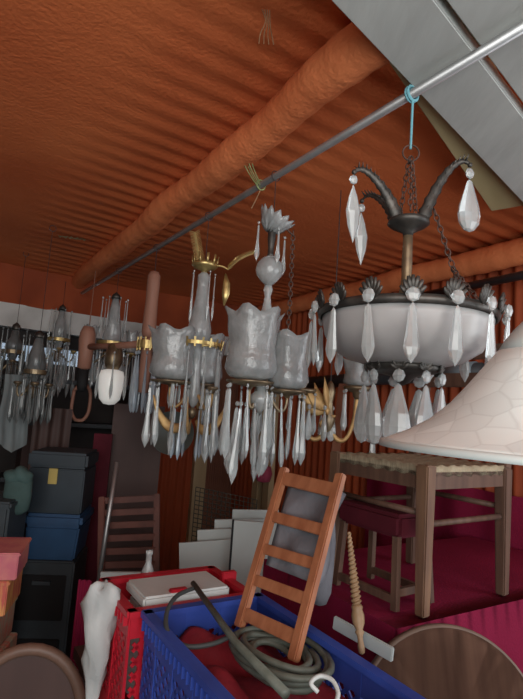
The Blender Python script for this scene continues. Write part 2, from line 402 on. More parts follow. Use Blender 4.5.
def cmesh(kind, L, w, m):
    key = (kind, round(L, 3), round(w, 3), m)
    if key not in _c:
        b = bead_mesh(w) if kind == 'bead' else KIND[kind](L, w)
        bmesh.ops.recalc_face_normals(b, faces=b.faces[:])
        me = bpy.data.meshes.new('crystal_'+kind); b.to_mesh(me); b.free(); me.materials.append(M[m]); _c[key] = me
    return _c[key]
def pendant(root, loc, kind, L, w, bead=0., m='crystal', rot=0., tilt=(0, 0), name='crystal_pendant'):
    loc = V(loc); dz = 2*bead+.004 if bead else 0
    o = inst(name, cmesh(kind, L, w, m), root, loc-V((0, 0, dz)), (tilt[0], tilt[1], rot))
    if bead: inst('bead', cmesh('bead', 0, bead, m), o, (0, 0, bead+.002))
    return o

# ------------------------------------------------------------------ 1. the bowl chandelier on the blue string
pp = on_pole(413); K = depth(pp)/FPX
def colz(q, py):                                       # height on the plumb line through q that is sighted at image row py
    lo, hi = .3, 2.6
    for _ in range(40):
        m_ = (lo+hi)/2
        if proj(V((q.x, q.y, m_)))[1] > py: lo = m_
        else: hi = m_
    return lo
def bowl_chandelier():
    q = pp; zz = lambda y: colz(q, y)
    zb = zz(372); root = thing('bowl_chandelier', 'large dark bronze chandelier with frosted bowl ringed by crystal spears, hung on blue string', 'chandelier', (q.x, q.y, zb))
    h = lambda y: zz(y)-zb
    k = lambda px: px*(depth(V((q.x, q.y, zb+.15))))/FPX
    # string
    b = new(); torus(b, (0, 0, PZ-zb), .0185, .0035, 16, 6, pd.to_track_quat('Z', 'Y').to_matrix())
    torus(b, V((0, 0, PZ-zb))+pd*.007, .0185, .0035, 16, 6, pd.to_track_quat('Z', 'Y').to_matrix())
    tube(b, [(0, 0, PZ-zb-.018), (-.001, 0, h(149))], .003, 6); o = obj('string', b, 'blue_string', root); o['label'] = 'pale blue string'
    # hook rings and the short chains to the hub
    b = new(); torus(b, (0, 0, h(153)), .020, .0022, 18, 6, Matrix.Rotation(pi/2, 3, 'X'), 1.0)
    for a in (0.4, 2.5, 4.6):
        chain(b, [V((.004*cos(a), .004*sin(a), h(160))), V((.022*cos(a), .022*sin(a), h(214)))], .010, .0014)
    obj('chain', b, 'rust', root)
    # hub dish and stem
    hz = h(224)
    b = new(); lathe(b, [(.0, .012), (.03, .012), (k(20), .008), (k(21), .0), (k(18), -.006), (k(13), -.012), (.013, -.022), (.011, -.03)], 28, (0, 0, hz)); obj('hub', b, 'bronze', root, True)
    b = new(); st = [(.011, hz-.02), (.0115, hz-.06), (.0125, hz-.10), (.0115, h(275)), (.013, h(285)), (.016, h(292)), (.010, h(300)), (.010, .02)]
    lathe(b, st, 16); o = obj('stem', b, 'old_brass', root, True); o['label'] = 'bronze tube stem'
    # acanthus arms with a drop each
    for ang, tipy, rr, drop in ((radians(-12), 165, .135, 'big'), (radians(198), 172, .150, 'almond'), (radians(142), 201, .125, 'almond')):
        d = V((cos(ang), sin(ang), 0))
        tz = colz(V((q.x, q.y, 0))+d*rr, tipy)-zb
        tip = d*rr + V((0, 0, tz))
        pts = bez([d*.03+V((0, 0, hz+.005)), d*.045+V((0, 0, hz+.05)), d*(rr*.55)+V((0, 0, tz-.005)), d*(rr*.85)+V((0, 0, tz+.03)), tip], 26)
        rs = [.0155*(1-.78*i/26)*(1+.22*((i % 3) == 0)) for i in range(27)]
        b = new(); tube(b, pts, rs, 8, flat=.6); ball(b, tip, .006, 8)
        for i in range(3, 24, 2):                      # leaf serrations standing up along the back
            s = d.cross(V((0, 0, 1)))
            for e in (-1, 1): bar(b, pts[i], pts[i]+V((0, 0, .012))+s*(.012*e)+d*.006, .006, .003, w1=.001, h1=.001)
        arm = obj('arm', b, 'bronze', root, True)
        if drop == 'big': pendant(root, tip+V((0, 0, -.006)), 'tear', .128, .066, .013, rot=.5)
        else: pendant(root, tip+V((0, 0, -.006)), 'almond', .135, .036, .011, rot=.25, tilt=(.05, -.06))
    # ring gallery, palmettes, pendants
    R = k(84); rz = h(317)
    b = new(); lathe(b, [(R-.006, .006), (R+.004, .008), (R+.007, 0), (R+.004, -.010), (R-.006, -.010)], 48, (0, 0, rz), thick=.004)
    for i in range(3):
        a = i*2*pi/3+.5; tube(b, [V((.01*cos(a), .01*sin(a), rz-.01)), V((R*cos(a), R*sin(a), rz-.004))], .004, 6)
    obj('ring', b, 'bronze', root, True)
    NP = 16
    palm = new()
    for j in range(-3, 4):
        a = j*.36; tube(palm, [V((0, 0, -.012)), V((.018*sin(a), -.004, -.012+.028*cos(a))), V((.027*sin(a), -.010, -.012+.042*cos(a)))], [.003, .0065, .003], 6, flat=.6)
    bmesh.ops.recalc_face_normals(palm, faces=palm.faces[:])
    pm = bpy.data.meshes.new('palmette'); palm.to_mesh(pm); palm.free(); pm.materials.append(M['bronze'])
    for p in pm.polygons: p.use_smooth = True
    for i in range(NP):
        a = 2*pi*(i+.45)/NP; d = V((cos(a), sin(a), 0))
        inst('palmette', pm, root, d*(R+.004)+V((0, 0, rz+.012)), (0, 0, a+pi/2))
        pendant(root, d*(R+.022)+V((0, 0, rz+.018)), 'spear', .118, .030, .0145, rot=a+pi/2+.1*sin(i*3), tilt=(.04*sin(i*5), .05*sin(i*2.3)))
    # frosted bowl
    b = new(); lathe(b, [(R-.004, rz-.008), (R-.007, rz-.025), (R-.012, rz-.05), (R-.028, rz-.078), (R-.065, rz-.102), (R-.11, rz-.114), (.055, rz-.118)], 48, thick=.004)
    o = obj('bowl', b, 'frost', root, True); o['label'] = 'frosted grey glass bowl'
    # lower crown and big drops
    lz = rz-.118
    b = new(); lathe(b, [(.0, .012), (.05, .010), (.082, .004), (.086, -.004), (.07, -.012), (.03, -.02), (.012, -.036), (.0, -.042)], 28, (0, 0, lz)); obj('lower_crown', b, 'bronze', root, True)
    for i in range(9):
        a = 2*pi*(i+.2)/9; d = V((cos(a), sin(a), 0))
        inst('palmette', pm, root, d*.080+V((0, 0, lz-.006)), (0, 0, a+pi/2), .8)
        pendant(root, d*(.086)+V((0, 0, lz-.008)), 'tear', .135, .062, .0155, rot=a+pi/2+.4*sin(i*2), tilt=(.05*sin(i*4), 0))
    # three loose chains from the hub down to the ring
    ang = radians(-8); d = V((cos(ang), sin(ang), 0))
    b = new(); e0 = d*.06+V((0, 0, hz+.03)); m1 = d*.105+V((0, 0, h(268)))
    chain(b, [e0, m1], .010, .0016); 
    for da in (-.45, .1, .5): chain(b, [m1, V((R*cos(ang+da)*.85, R*sin(ang+da)*.85, rz+.02))], .009, .0014)
    o = obj('side_chain', b, 'rust', root); o['label'] = 'rusty chain branching to the ring'
bowl_chandelier()

# ------------------------------------------------------------------ crystal chandeliers with tulip shades
def tulip(b, c, r_top, r_bot, hgt, n=32, lobes=6, amp=.10):
    def wob(r, z, a):
        f = max(0, (z)/hgt); return r*(1+amp*f**3*sin(lobes*a)), .05*hgt*f**4*sin(lobes*a)
    prof = [(r_bot*.55, 0), (r_bot*.9, hgt*.05), (r_bot*1.06, hgt*.16), (r_bot*1.0, hgt*.32), (r_bot*.93, hgt*.5), (r_bot*.97+(r_top-r_bot)*.3, hgt*.7), (r_top*.88, hgt*.88), (r_top, hgt)]
    return lathe(b, prof, n, c, wob, thick=.003)
def frame(px, label, y_base, name='crystal_chandelier', at=None, base_name=None):
    q = at if at is not None else on_pole(px)
    zb = colz(q, y_base)
    root = thing(name, label, 'chandelier', (q.x, q.y, zb))
    k = depth(V((q.x, q.y, zb)))/FPX
    return root, q, (lambda y: colz(q, y)-zb), k
def hang_wire(root, q, h, y1, r=.0015, m='wire'):
    b = new(); torus(b, (0, 0, q.z-root.location.z), .0175, .0018, 12, 5, pd.to_track_quat('Z', 'Y').to_matrix())
    tube(b, [(0, 0, q.z-root.location.z-.017), (.002, 0, h(y1))], r, 5); return obj('hanging_wire', b, m, root)
def arm_set(root, specs, hubz, m_arm, m_cup, k, m_cr='crystal', ztop=None):
    # specs: (angle, radius, cup height, shade (r_top, r_bot, hgt) or None, pendants, L, w, kind)
    for ang, r, cz, sh, npd, L, w, kind in specs:
        d = V((cos(ang), sin(ang), 0)); c = d*r+V((0, 0, cz))
        pts = bez([d*.012+V((0, 0, hubz+.015)), d*(r*.35)+V((0, 0, hubz+.05)), d*(r*.55)+V((0, 0, hubz-.075)), d*(r*1.05)+V((0, 0, hubz-.06)), c-V((0, 0, .012))], 18)
        b = new(); tube(b, pts, [.0075-.003*i/18 for i in range(19)], 8)
        arm = obj('arm', b, m_arm, root, True)
        b = new(); cr = (sh[1]*.95 if sh else .022)
        lathe(b, [(.006, -.02), (.012, -.012), (cr*.7, -.006), (cr, .0), (cr*1.0, .006), (cr*.5, .009), (.0, .009)], 24, c); obj('cup', b, m_cup, arm, True)
        if sh:
            b = new(); tulip(b, c+V((0, 0, .009)), *sh); obj('tulip_shade', b, 'shade_glass', arm, True)
        for i in range(npd):
            a = 2*pi*i/npd+ang; pendant(root, c+V((cr*.96*cos(a), cr*.96*sin(a), -.004)), kind, L*(1+.08*sin(i*3.7)), w, .007, m_cr, rot=a, tilt=(.05*sin(i*2), .04*sin(i*5)))

q = Z(266, 14, CEIL-.012); b = new()
for i in range(4): tube(b, smoothpts([V((.006*i-.01, 0, .012)), V((.004*i, .004*i, -.02)), V((-.01+.009*i, .002, -.05)), V((-.012+.012*i, .006, -.075))], 4), .0012, 5)
tag(obj('twine_scrap', b, 'spindle', loc=q), 'wisp of pale twine hanging from the orange ceiling near its top', 'twine')
q = Z(72, 236, CEIL-.005); b = new(); n = 14; rows = [[V((.16*(i/n-.5), .030*(j/2-.5)*(1+.5*sin(i*2.1)), -.004-.012*abs(sin(i*1.3)))) for j in range(3)] for i in range(n+1)]
vs = [[b.verts.new(p) for p in r_] for r_ in rows]
for i in range(n):
    for j in range(2): b.faces.new((vs[i][j], vs[i+1][j], vs[i+1][j+1], vs[i][j+1]))
tag(obj('frayed_strip', b, 'ply', smooth=True, loc=q, rotz=.25), 'short pale frayed strip stuck to the far part of the orange ceiling', 'strip')

def tulip_chandelier():
    root, q, h, k = frame(276, 'glass chandelier with clear ball on its stem and two big etched tulip shades', 405, 'tulip_chandelier')
    hang_wire(root, q, h, 212)
    # fluted glass crown, tilted
    b = new()
    def wob(r, z, a): return r*(1+.10*sin(12*a)), .008*sin(12*a)
    lathe(b, [(.008, -.022), (.022, -.018), (.042, -.004), (.055, .018), (.060, .034)], 48, (0, 0, 0), wob, thick=.003)
    o = obj('crown_dish', b, 'shade_glass', root, True, loc=(0, 0, h(225))); o.rotation_euler = (.10, .45, 0)
    for a, L in ((3.3, .125), (5.2, .11), (.3, .125), (1.6, .11)):
        pendant(root, V((.047*cos(a), .047*sin(a), h(228)-.02*cos(a))), 'icicle', L, .017, .005)
    b = new(); lathe(b, [(.006, h(214)), (.010, h(222)), (.012, h(230)), (.014, h(238)), (.010, h(248)), (.010, h(254)), (.014, h(257))], 16); obj('stem', b, 'bronze', root, True)
    r = 14.5*k; zc = h(270)
    b = new(); lathe(b, [(.010, r*1.05), (r*.55, r*.85), (r*.9, r*.45), (r, 0), (r*.88, -r*.45), (r*.55, -r*.85), (.012, -r*1.1)], 28, (0, 0, zc)); o = obj('glass_ball', b, 'shade_glass', root, True); o['label'] = 'clear glass ball'
    b = new(); lathe(b, [(.012, h(285)), (.016, h(290)), (.010, h(297)), (.013, h(303)), (.021, h(315)), (.026, h(330)), (.024, h(350)), (.014, h(375)), (.016, h(390)), (.04, h(398)), (.03, h(404)), (.012, h(410)), (.0, h(416))], 20)
    obj('lower_stem', b, 'crystal', root, True)
    hz = h(398); S = 1.0
    arm_set(root, [
        (radians(215), 14*k, h(384), (29*k, 25*k, 68*k), 7, 68*k, 10*k, 'icicle'),
        (radians(10), 27*k, h(390), (25*k, 20*k, 55*k), 6, 66*k, 9*k, 'icicle'),
        (radians(100), 30*k, h(380), None, 4, 55*k, 8*k, 'icicle')], hz, 'old_brass', 'old_brass', k)
    for i in range(7):                                   # central cluster of long drops
        a = 2*pi*i/7+.3; pendant(root, V((.055*cos(a)-.02, .055*sin(a), h(402))), 'icicle', .215+.03*sin(i*2.1), .036, .008, rot=a, tilt=(.05*sin(i*3), .06*cos(i)))
    # chain hanging down at its right side
    b = new(); x = 22*k; chain(b, [V((x, 0, h(232))), V((x+.004, 0, h(300))), V((x+.002, 0, h(385)))], .011, .0022); obj('side_chain', b, 'rust', root)
    b = new(); tube(b, [V((.04, 0, h(226))), V((x, 0, h(234)))], .003, 6); obj('chain_hook', b, 'rust', root)
tulip_chandelier()

def brass_chandelier():
    root, q, h, k = frame(209, 'brass chandelier with feathered brass plumes above a glass stem', 405, 'brass_plume_chandelier')
    hang_wire(root, q, h, 262)
    b = new(); lathe(b, [(.0, .02), (.02, .018), (.05, .012), (.055, 0), (.045, -.01), (.016, -.02), (.01, -.03)], 24, (0, 0, h(266)))
    for i in range(10):
        a = 2*pi*i/10; bar(b, V((.05*cos(a), .05*sin(a), h(266))), V((.056*cos(a), .056*sin(a), h(256))), .010, .003)
    obj('crown', b, 'brass', root, True)
    def plume(p, r=.011):
        pts = bez(p, 24); b = new(); tube(b, pts, [.005]*25, 6)
        for i in range(1, 25):
            t = (pts[i]-pts[i-1]).normalized(); s = t.cross(V((0, 1, 0))).normalized()
            for e in (-1, 1): bar(b, pts[i], pts[i]+s*(e*r*1.5)+t*.010, .006, .003, w1=.002, h1=.001)
        return obj('plume', b, 'brass', root)
    z0 = h(268)
    plume([V((-.01, 0, z0)), V((-.03, -.02, h(255))), V((-12*k, -.03, h(236)))], .014)
    plume([V((24*k, 0, h(268))), V((32*k, -.02, h(256))), V((50*k, -.02, h(250)))], .007)
    b = new(); tube(b, bez([V((.02, 0, z0)), V((16*k, 0, h(262))), V((24*k, 0, h(268)))], 8), .004, 6); obj('plume_stalk', b, 'brass', root)
    b = new(); tube(b, [V((22*k, 0, h(272))), V((24*k, 0, h(282))), V((24*k, 0, h(292))), V((23*k, 0, h(304)))], [.003, .015, .017, .003], 10, flat=.35); o = obj('leaf', b, 'brass', root, True); o['label'] = 'oval brass leaf'
    b = new(); lathe(b, [(.010, h(272)), (.026, h(276)), (.023, h(285)), (.028, h(300)), (.040, h(318)), (.050, h(330)), (.047, h(338)), (.02, h(345)), (.018, h(375)), (.03, h(395)), (.02, h(402)), (0, h(410))], 24)
    o = obj('glass_stem', b, 'shade_glass', root, True); o['label'] = 'bluish glass stem'
    for a, L in ((2.9, 52), (3.8, 50), (.2, 48), (5.4, 50), (1.4, 48)):
        pendant(root, V((.047*cos(a), .047*sin(a), h(272))), 'icicle', L*k, .010, .004)
    # gallery ring with bright cups
    rg = 24*k
    b = new(); lathe(b, [(rg-.004, .008), (rg+.004, .008), (rg+.004, -.006), (rg-.004, -.006)], 40, (0, 0, h(345)), thick=.002)
    for i in range(20):
        a = 2*pi*i/20; bar(b, V((rg*cos(a), rg*sin(a), h(349))), V((rg*1.08*cos(a), rg*1.08*sin(a), h(340))), .007, .003)
    for i in range(3):
        a = i*2.1; tube(b, [V((.012*cos(a), .012*sin(a), h(345))), V((rg*cos(a), rg*sin(a), h(345)))], .004, 6)
    obj('gallery', b, 'brass', root)
    for i in range(9):
        a = 2*pi*i/9+.3; pendant(root, V((rg*cos(a), rg*sin(a), h(349))), 'icicle', 58*k, .022, .006, rot=a)
    arm_set(root, [
        (radians(195), 24*k, h(384), (25*k, 21*k, 50*k), 7, 60*k, 8*k, 'icicle'),
        (radians(320), 26*k, h(388), None, 6, 62*k, 8*k, 'icicle'),
        (radians(80), 26*k, h(384), (24*k, 20*k, 50*k), 5, 55*k, 8*k, 'icicle')], h(400), 'gilt', 'old_brass', k, 'crystal')
    # broad gilt leaves below
    for ang in (radians(200), radians(-25), radians(270)):
        d = V((cos(ang), sin(ang), 0)); b = new()
        tube(b, bez([d*.02+V((0, 0, h(420))), d*.06+V((0, 0, h(440))), d*.13+V((0, 0, h(425))), d*.16+V((0, 0, h(398)))], 12), [.006, .012, .016, .02, .021, .021, .02, .018, .015, .012, .009, .006, .003], 8, flat=.3)
        obj('gilt_leaf', b, 'gilt', root, True)
    b = new(); lathe(b, [(.0, .02), (.014, .015), (.02, 0), (.012, -.02), (0, -.03)], 16, (0, 0, h(412))); obj('finial', b, 'old_brass', root, True)
    for i in range(6):
        a = 2*pi*i/6; pendant(root, V((.07*cos(a), .07*sin(a), h(405))), 'icicle', 50*k, .024, .006, 'crystal_blue', rot=a)
brass_chandelier()

def wooden_chandelier():
    root, q, h, k = frame(157, 'wooden chandelier of pinkish turned columns with a white opal shade', 390, 'wooden_chandelier')
    hang_wire(root, q, h, 272, .002)
    b = new(); lathe(b, [(.0, h(271)), (.022, h(272)), (.032, h(276)), (.033, h(285)), (.031, h(300)), (.034, h(318)), (.036, h(332)), (.03, h(337)), (.0, h(338))], 20); obj('upper_column', b, 'pink_wood', root, True)
    b = new(); lathe(b, [(.0, h(337)), (.03, h(339)), (.034, h(346)), (.028, h(352)), (.030, h(372)), (.026, h(392)), (.0, h(394))], 20); o = obj('lower_column', b, 'pink_wood', root, True)
    b = new(); rg = 10*k
    lathe(b, [(rg-.004, h(341)), (rg+.003, h(341)), (rg+.003, h(349)), (rg-.004, h(349))], 28, thick=.002)
    for i in range(12):
        a = 2*pi*i/12; bar(b, V((rg*cos(a), rg*sin(a), h(351))), V((rg*cos(a), rg*sin(a), h(338))), .008, .004)
    for i in range(3): bar(b, V((.02*cos(i*2.1), .02*sin(i*2.1), h(345))), V((rg*cos(i*2.1), rg*sin(i*2.1), h(345))), .006, .006)
    obj('gallery', b, 'brass', root)
    for i in range(7):
        a = 2*pi*i/7+.5; pendant(root, V((rg*cos(a), rg*sin(a), h(351))), 'tear', 58*k, 7*k, .01, 'crystal_blue', rot=a)
    # arms to both sides, one carrying a wood candle and one the opal shade
    L = 62*k
    aR = AX                                             # arms follow the pole's run
    e = P(86, 350, q.y+.35)-root.location; e.z = h(344)
    b = new(); tube(b, [V((-.015, 0, h(344))), e*.5+V((0, 0, h(345)*.5)), e], [.020, .017, .018], 14); obj('arm', b, 'pink_wood', root, True)
    ez = lambda y: colz(root.location+e, y)-root.location.z
    b = new(); lathe(b, [(.0, ez(326)), (.03, ez(327)), (.042, ez(333)), (.046, ez(340)), (.040, ez(352)), (.038, ez(368)), (.0, ez(370))], 20, (e.x, e.y, 0)); obj('candle_tube', b, 'pink_wood', root, True)
    b = new(); lathe(b, [(.0, ez(369)), (.030, ez(370)), (.030, ez(385)), (.022, ez(391)), (0, ez(392))], 18, (e.x, e.y, 0)); o = obj('socket', b, 'black', root, True); o['label'] = 'black lamp socket'
    f = e*.50; fz = lambda y: colz(root.location+V((f.x, f.y, 0)), y)-root.location.z
    b = new(); lathe(b, [(.0, fz(343)), (.034, fz(345)), (.046, fz(356)), (.044, fz(364)), (.03, fz(370)), (0, fz(371))], 20, (f.x, f.y, 0)); obj('shade_holder', b, 'old_brass', root, True)
    b = new(); lathe(b, [(.02, fz(369)), (.058, fz(371)), (.066, fz(376)), (.064, fz(388)), (.054, fz(399)), (.030, fz(404)), (0, fz(405))], 28, (f.x, f.y, 0)); o = obj('opal_shade', b, 'milk', root, True); o['label'] = 'white opal glass shade'
    for i in range(5):
        a = 2*pi*i/5; pendant(root, V((f.x+.075*cos(a), f.y+.075*sin(a), fz(352))), 'icicle', 48*k, .018, .007)
wooden_chandelier()

def far_chandelier(px, label, yb, at=None, ys=None, shades=True, name='crystal_chandelier', cr='crystal', gl='shade_glass', br='brass'):
    root, q, h, k = frame(px, label, yb, name, at)
    y0, y1, y2, y3, y4, w = ys                          # top, stem top, gallery, cup row, drop length px, half width px
    hang_wire(root, q, h, y0)
    b = new(); lathe(b, [(.0, h(y0)), (.022, h(y0+3)), (.030, h(y0+7)), (.026, h(y1)), (0, h(y1+1))], 16); obj('top_cap', b, 'bronze', root, True)
    b = new(); lathe(b, [(.02, h(y1)), (.028, h(y1+8)), (.042, h((y1+y2)/2)), (.056, h(y2-4)), (.035, h(y2)), (.02, h(y2+8)), (0, h(y2+14))], 20); obj('glass_stem', b, gl, root, True)
    for i in range(7):
        a = 2*pi*i/7; pendant(root, V((.075*cos(a), .075*sin(a), h(y0+6))), 'icicle', (34+5*sin(i*2))*k, .017, .007, cr, rot=a)
    rg = w*k*.55
    b = new(); lathe(b, [(rg-.01, .012), (rg+.008, .012), (rg+.008, -.012), (rg-.01, -.012)], 32, (0, 0, h(y2)), thick=.003)
    for i in range(3): tube(b, [V((0, 0, h(y2))), V((rg*cos(i*2.1), rg*sin(i*2.1), h(y2)))], .006, 6)
    obj('gallery', b, br, root)
    for i in range(11):
        a = 2*pi*i/11+.2; pendant(root, V((rg*cos(a), rg*sin(a), h(y2)-.012)), 'icicle', y4*k, 4.2*k, .011, cr, rot=a)
    sp = []
    for i in range(4):
        a = .5+i*pi/2; sp.append((a, w*k*.85, h(y3), (7*k, 5.5*k, 22*k) if shades and i % 2 == 0 else None, 5, y4*k*.95, 4*k, 'icicle'))
    arm_set(root, sp, h(y3+6), 'old_brass', br, k, cr)
    b = new(); lathe(b, [(.0, .05), (.02, .04), (.035, .0), (.02, -.04), (0, -.05)], 16, (0, 0, h(y3+6))); obj('finial', b, 'old_brass', root, True)
    return root
far_chandelier(119, 'crystal chandelier with dark capped glass cone behind the white opal shade', 375, ys=(292, 299, 344, 352, 34, 24))
hk = Z(62, 276, 2.36)
r6 = far_chandelier(67, 'crystal chandelier between the pinkish candle tube and the two dim ones further left', 395, at=Z(66, 280, 2.40), ys=(304, 310, 340, 350, 44, 18), shades=False)
q7 = P(44, 300, 2.75); q7.z = 2.44
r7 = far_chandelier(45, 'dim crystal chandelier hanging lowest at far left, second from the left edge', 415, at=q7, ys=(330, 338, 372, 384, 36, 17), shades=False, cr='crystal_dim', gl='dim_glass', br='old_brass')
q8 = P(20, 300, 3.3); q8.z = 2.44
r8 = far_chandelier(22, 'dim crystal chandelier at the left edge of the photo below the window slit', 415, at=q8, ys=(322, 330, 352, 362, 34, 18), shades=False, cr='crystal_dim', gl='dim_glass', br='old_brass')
# pinkish hoop hook hanging at left
q = P(80, 410, 3.2); b = new()
tube(b, smoothpts([V((-.05, 0, .12)), V((-.055, 0, 0)), V((-.03, 0, -.055)), V((0, 0, -.065)), V((.03, 0, -.055)), V((.055, 0, 0)), V((.05, 0, .12)), V((0, 0, .17)), V((-.05, 0, .12))], 5), .011, 8)
tube(b, [V((0, 0, .17)), V((0, 0, 2.33-q.z))], .003, 6)
tag(obj('wooden_hoop', b, 'pink_wood', smooth=True, loc=q), 'small pinkish hoop hanging under the candle of the wooden chandelier', 'hoop')

def gilt_candelabra():
    q = on_t(330, 400, 1.55); q = P(330, 400, 1.95)
    q.z = 2.30
    root, q, h, k = frame(0, 'small gilt candelabra with leaves and hanging crystals behind the tulip shades', 430, 'gilt_leaf_candelabra', at=V((q.x, q.y, 2.41)))
    b = new(); tube(b, [V((0, 0, q.z-root.location.z)), V((0, 0, h(385)))], .002, 5); obj('hanging_wire', b, 'wire', root)
    b = new(); lathe(b, [(0, h(380)), (.012, h(384)), (.02, h(392)), (.012, h(402)), (.016, h(412)), (.025, h(420)), (.012, h(430)), (0, h(436))], 16); obj('stem', b, 'old_brass', root, True)
    random.seed(3)
    for i, (dx, y0, y1, bend) in enumerate(((-22, 405, 392, -8), (-14, 408, 384, -10), (-24, 412, 404, -12), (-6, 400, 378, -6), (-4, 412, 404, 6), (2, 418, 414, 8), (-30, 400, 398, -4), (-10, 425, 428, 2))):
        b = new(); p = bez([V((0, 0, h(412))), V((dx*k*.6, -.02, h(y0)-.01)), V((dx*k+bend*k*.3, -.03+.02*(i % 3), h(y1)))], 8)
        tube(b, p, [.004, .006, .011, .017, .022, .022, .017, .009, .002], 8, flat=.35); obj('gilt_leaf', b, 'gilt', root, True)
    # arms with cup and shade
    for sx, cy, sh in ((27, 386, True), (-28, 392, False)):
        c = V((sx*k, 0, h(cy)))
        b = new(); tube(b, bez([V((0, 0, h(425))), V((sx*k*.35, 0, h(450))), V((sx*k*1.0, 0, h(448))), c], 16), [.009]*8+[.0075]*9, 8); obj('arm', b, 'gilt', root, True)
        b = new(); lathe(b, [(.008, -.045), (.016, -.035), (.018, -.02), (.05, -.008), (.056, 0), (.05, .006), (0, .008)], 24, c); obj('cup', b, 'old_brass', root, True)
        if sh:
            b = new(); tulip(b, c+V((0, 0, .006)), 17*k, 14*k, 26*k); obj('tulip_shade', b, 'shade_glass', root, True)
        for i in range(6):
            a = 2*pi*i/6+.5; pendant(root, c+V((.054*cos(a), .054*sin(a), -.006)), 'icicle', 38*k, 6*k, .007, rot=a)
    for i in range(5):
        a = 2*pi*i/5; pendant(root, V((-.04+.05*cos(a), .05*sin(a), h(405))), 'tear', 30*k, 10*k, .010, rot=a)
    pendant(root, V((43*k, -.03, h(418))), 'spear', 40*k, 7*k, .008)
    b = new(); tube(b, [V((27*k, 0, h(400))), V((43*k, -.03, h(417)))], .002, 5); obj('pendant_wire', b, 'wire', root)
gilt_candelabra()

# ------------------------------------------------------------------ white shade in the foreground
lc = P(553, 455, .64); zr = lc.z
lamp = thing('pendant_lamp', 'large white bell-shaped pendant lampshade of pearly shell pieces at the right edge', 'lamp', (lc.x, lc.y, zr))
kk = depth(lc)/FPX
prof_px = [(170, 2), (160, 6), (140, 15), (118, 28), (98, 46), (81, 66), (67, 84), (52, 103)]
prof = [(r*kk, z*kk) for r, z in prof_px]
b = new(); lathe(b, prof, 64, thick=.003); obj('shade', b, 'capiz', lamp, True)
b = new(); lathe(b, [(52*kk, 103*kk), (44*kk, 116*kk), (35*kk, 128*kk), (24*kk, 140*kk), (14*kk, 150*kk)], 64, thick=.003); obj('upper_band', b, 'shade_band', lamp, True)
b = new(); lathe(b, [(168*kk, -3*kk), (170*kk, -3*kk), (170*kk, 2*kk), (168*kk, 4*kk)], 64, thick=.003); obj('rim', b, 'shade_band', lamp, True)
b = new(); lathe(b, [(.02, 149*kk), (.022, 156*kk), (.014, 168*kk), (.004, 172*kk)], 24); obj('cap', b, 'old_brass', lamp, True)
b = new(); tube(b, [V((0, 0, 170*kk)), V((0, 0, 2.31-zr))], .003, 8); obj('cord', b, 'wire', lamp)

# ------------------------------------------------------------------ cloth-covered table, crimson hanging, chairs
TZ = P(422, 618, 1.5).z
Ft, Fs = ts(P(422, 612, 1.5))
tb = thing('long_table', 'long table under the crimson cloth beside the right wall', 'table', W(1.74, 1.335, 0), YAW)
b = new(); box(b, (0, 0, TZ-.03), (1.2, .60, .036)); obj('tabletop', b, 'dark_brown', tb)
for x in (-.5, .5):
    for y in (-.25, .25): b = new(); box(b, (x, y, (TZ-.05)/2), (.06, .06, TZ-.05)); obj('leg', b, 'dark_brown', tb)
b = new(); t0, t1, s0, s1 = 1.10, 2.34, 1.0, 1.66
def cloth_strip(top, bot, n, f):
    rows = []
    for i in range(n+1):
        u = i/n; a = V(top[0]).lerp(V(top[1]), u); c = V(bot[0]).lerp(V(bot[1]), u)
        rows.append([a.lerp(c, j/8)+f(u, j/8) for j in range(9)])
    return rows
def grid(b, rows):
    vs = [[b.verts.new(p) for p in r] for r in rows]
    for i in range(len(vs)-1):
        for j in range(len(vs[0])-1): b.faces.new((vs[i][j], vs[i+1][j], vs[i+1][j+1], vs[i][j+1]))
zt = TZ-.006
grid(b, cloth_strip((W(t0, s0, zt), W(t1, s0, zt)), (W(t0, s1, zt), W(t1, s1, zt)), 20, lambda u, v: V((0, 0, 0))))
grid(b, cloth_strip((W(t0, s0, zt), W(t1, s0, zt)), (W(t0, s0-.04, .15), W(t1, s0-.04, .15)), 60, lambda u, v: -AX*(.007*v*sin(u*31+2*sin(u*9)))))
grid(b, cloth_strip((W(t0, s0, zt), W(t0, s1, zt)), (W(t0-.03, s0, .15), W(t0-.03, s1, .15)), 60, lambda u, v: -BX*(.007*v*sin(u*35))))
bmesh.ops.remove_doubles(b, verts=b.verts, dist=1e-4)
tag(obj('table_cloth', b, 'crimson', smooth=True), 'crimson cloth draped over the table under the rush-seat chair', 'tablecloth')
# crimson hanging on the right wall
b = new(); zt2 = on_t(512, 494, TW-.06).z
rows = []
for i in range(91):
    s = .35+2.1*i/90; rows.append([W(TW-.05+.012*sin(s*24)*(1-j/6*.3), s, zt2+.01*sin(s*3)-(zt2-.2)*j/6) for j in range(7)])
grid(b, rows); tag(obj('wall_hanging', b, 'crimson', smooth=True), 'crimson cloth hanging on the orange wall behind the chair', 'cloth')

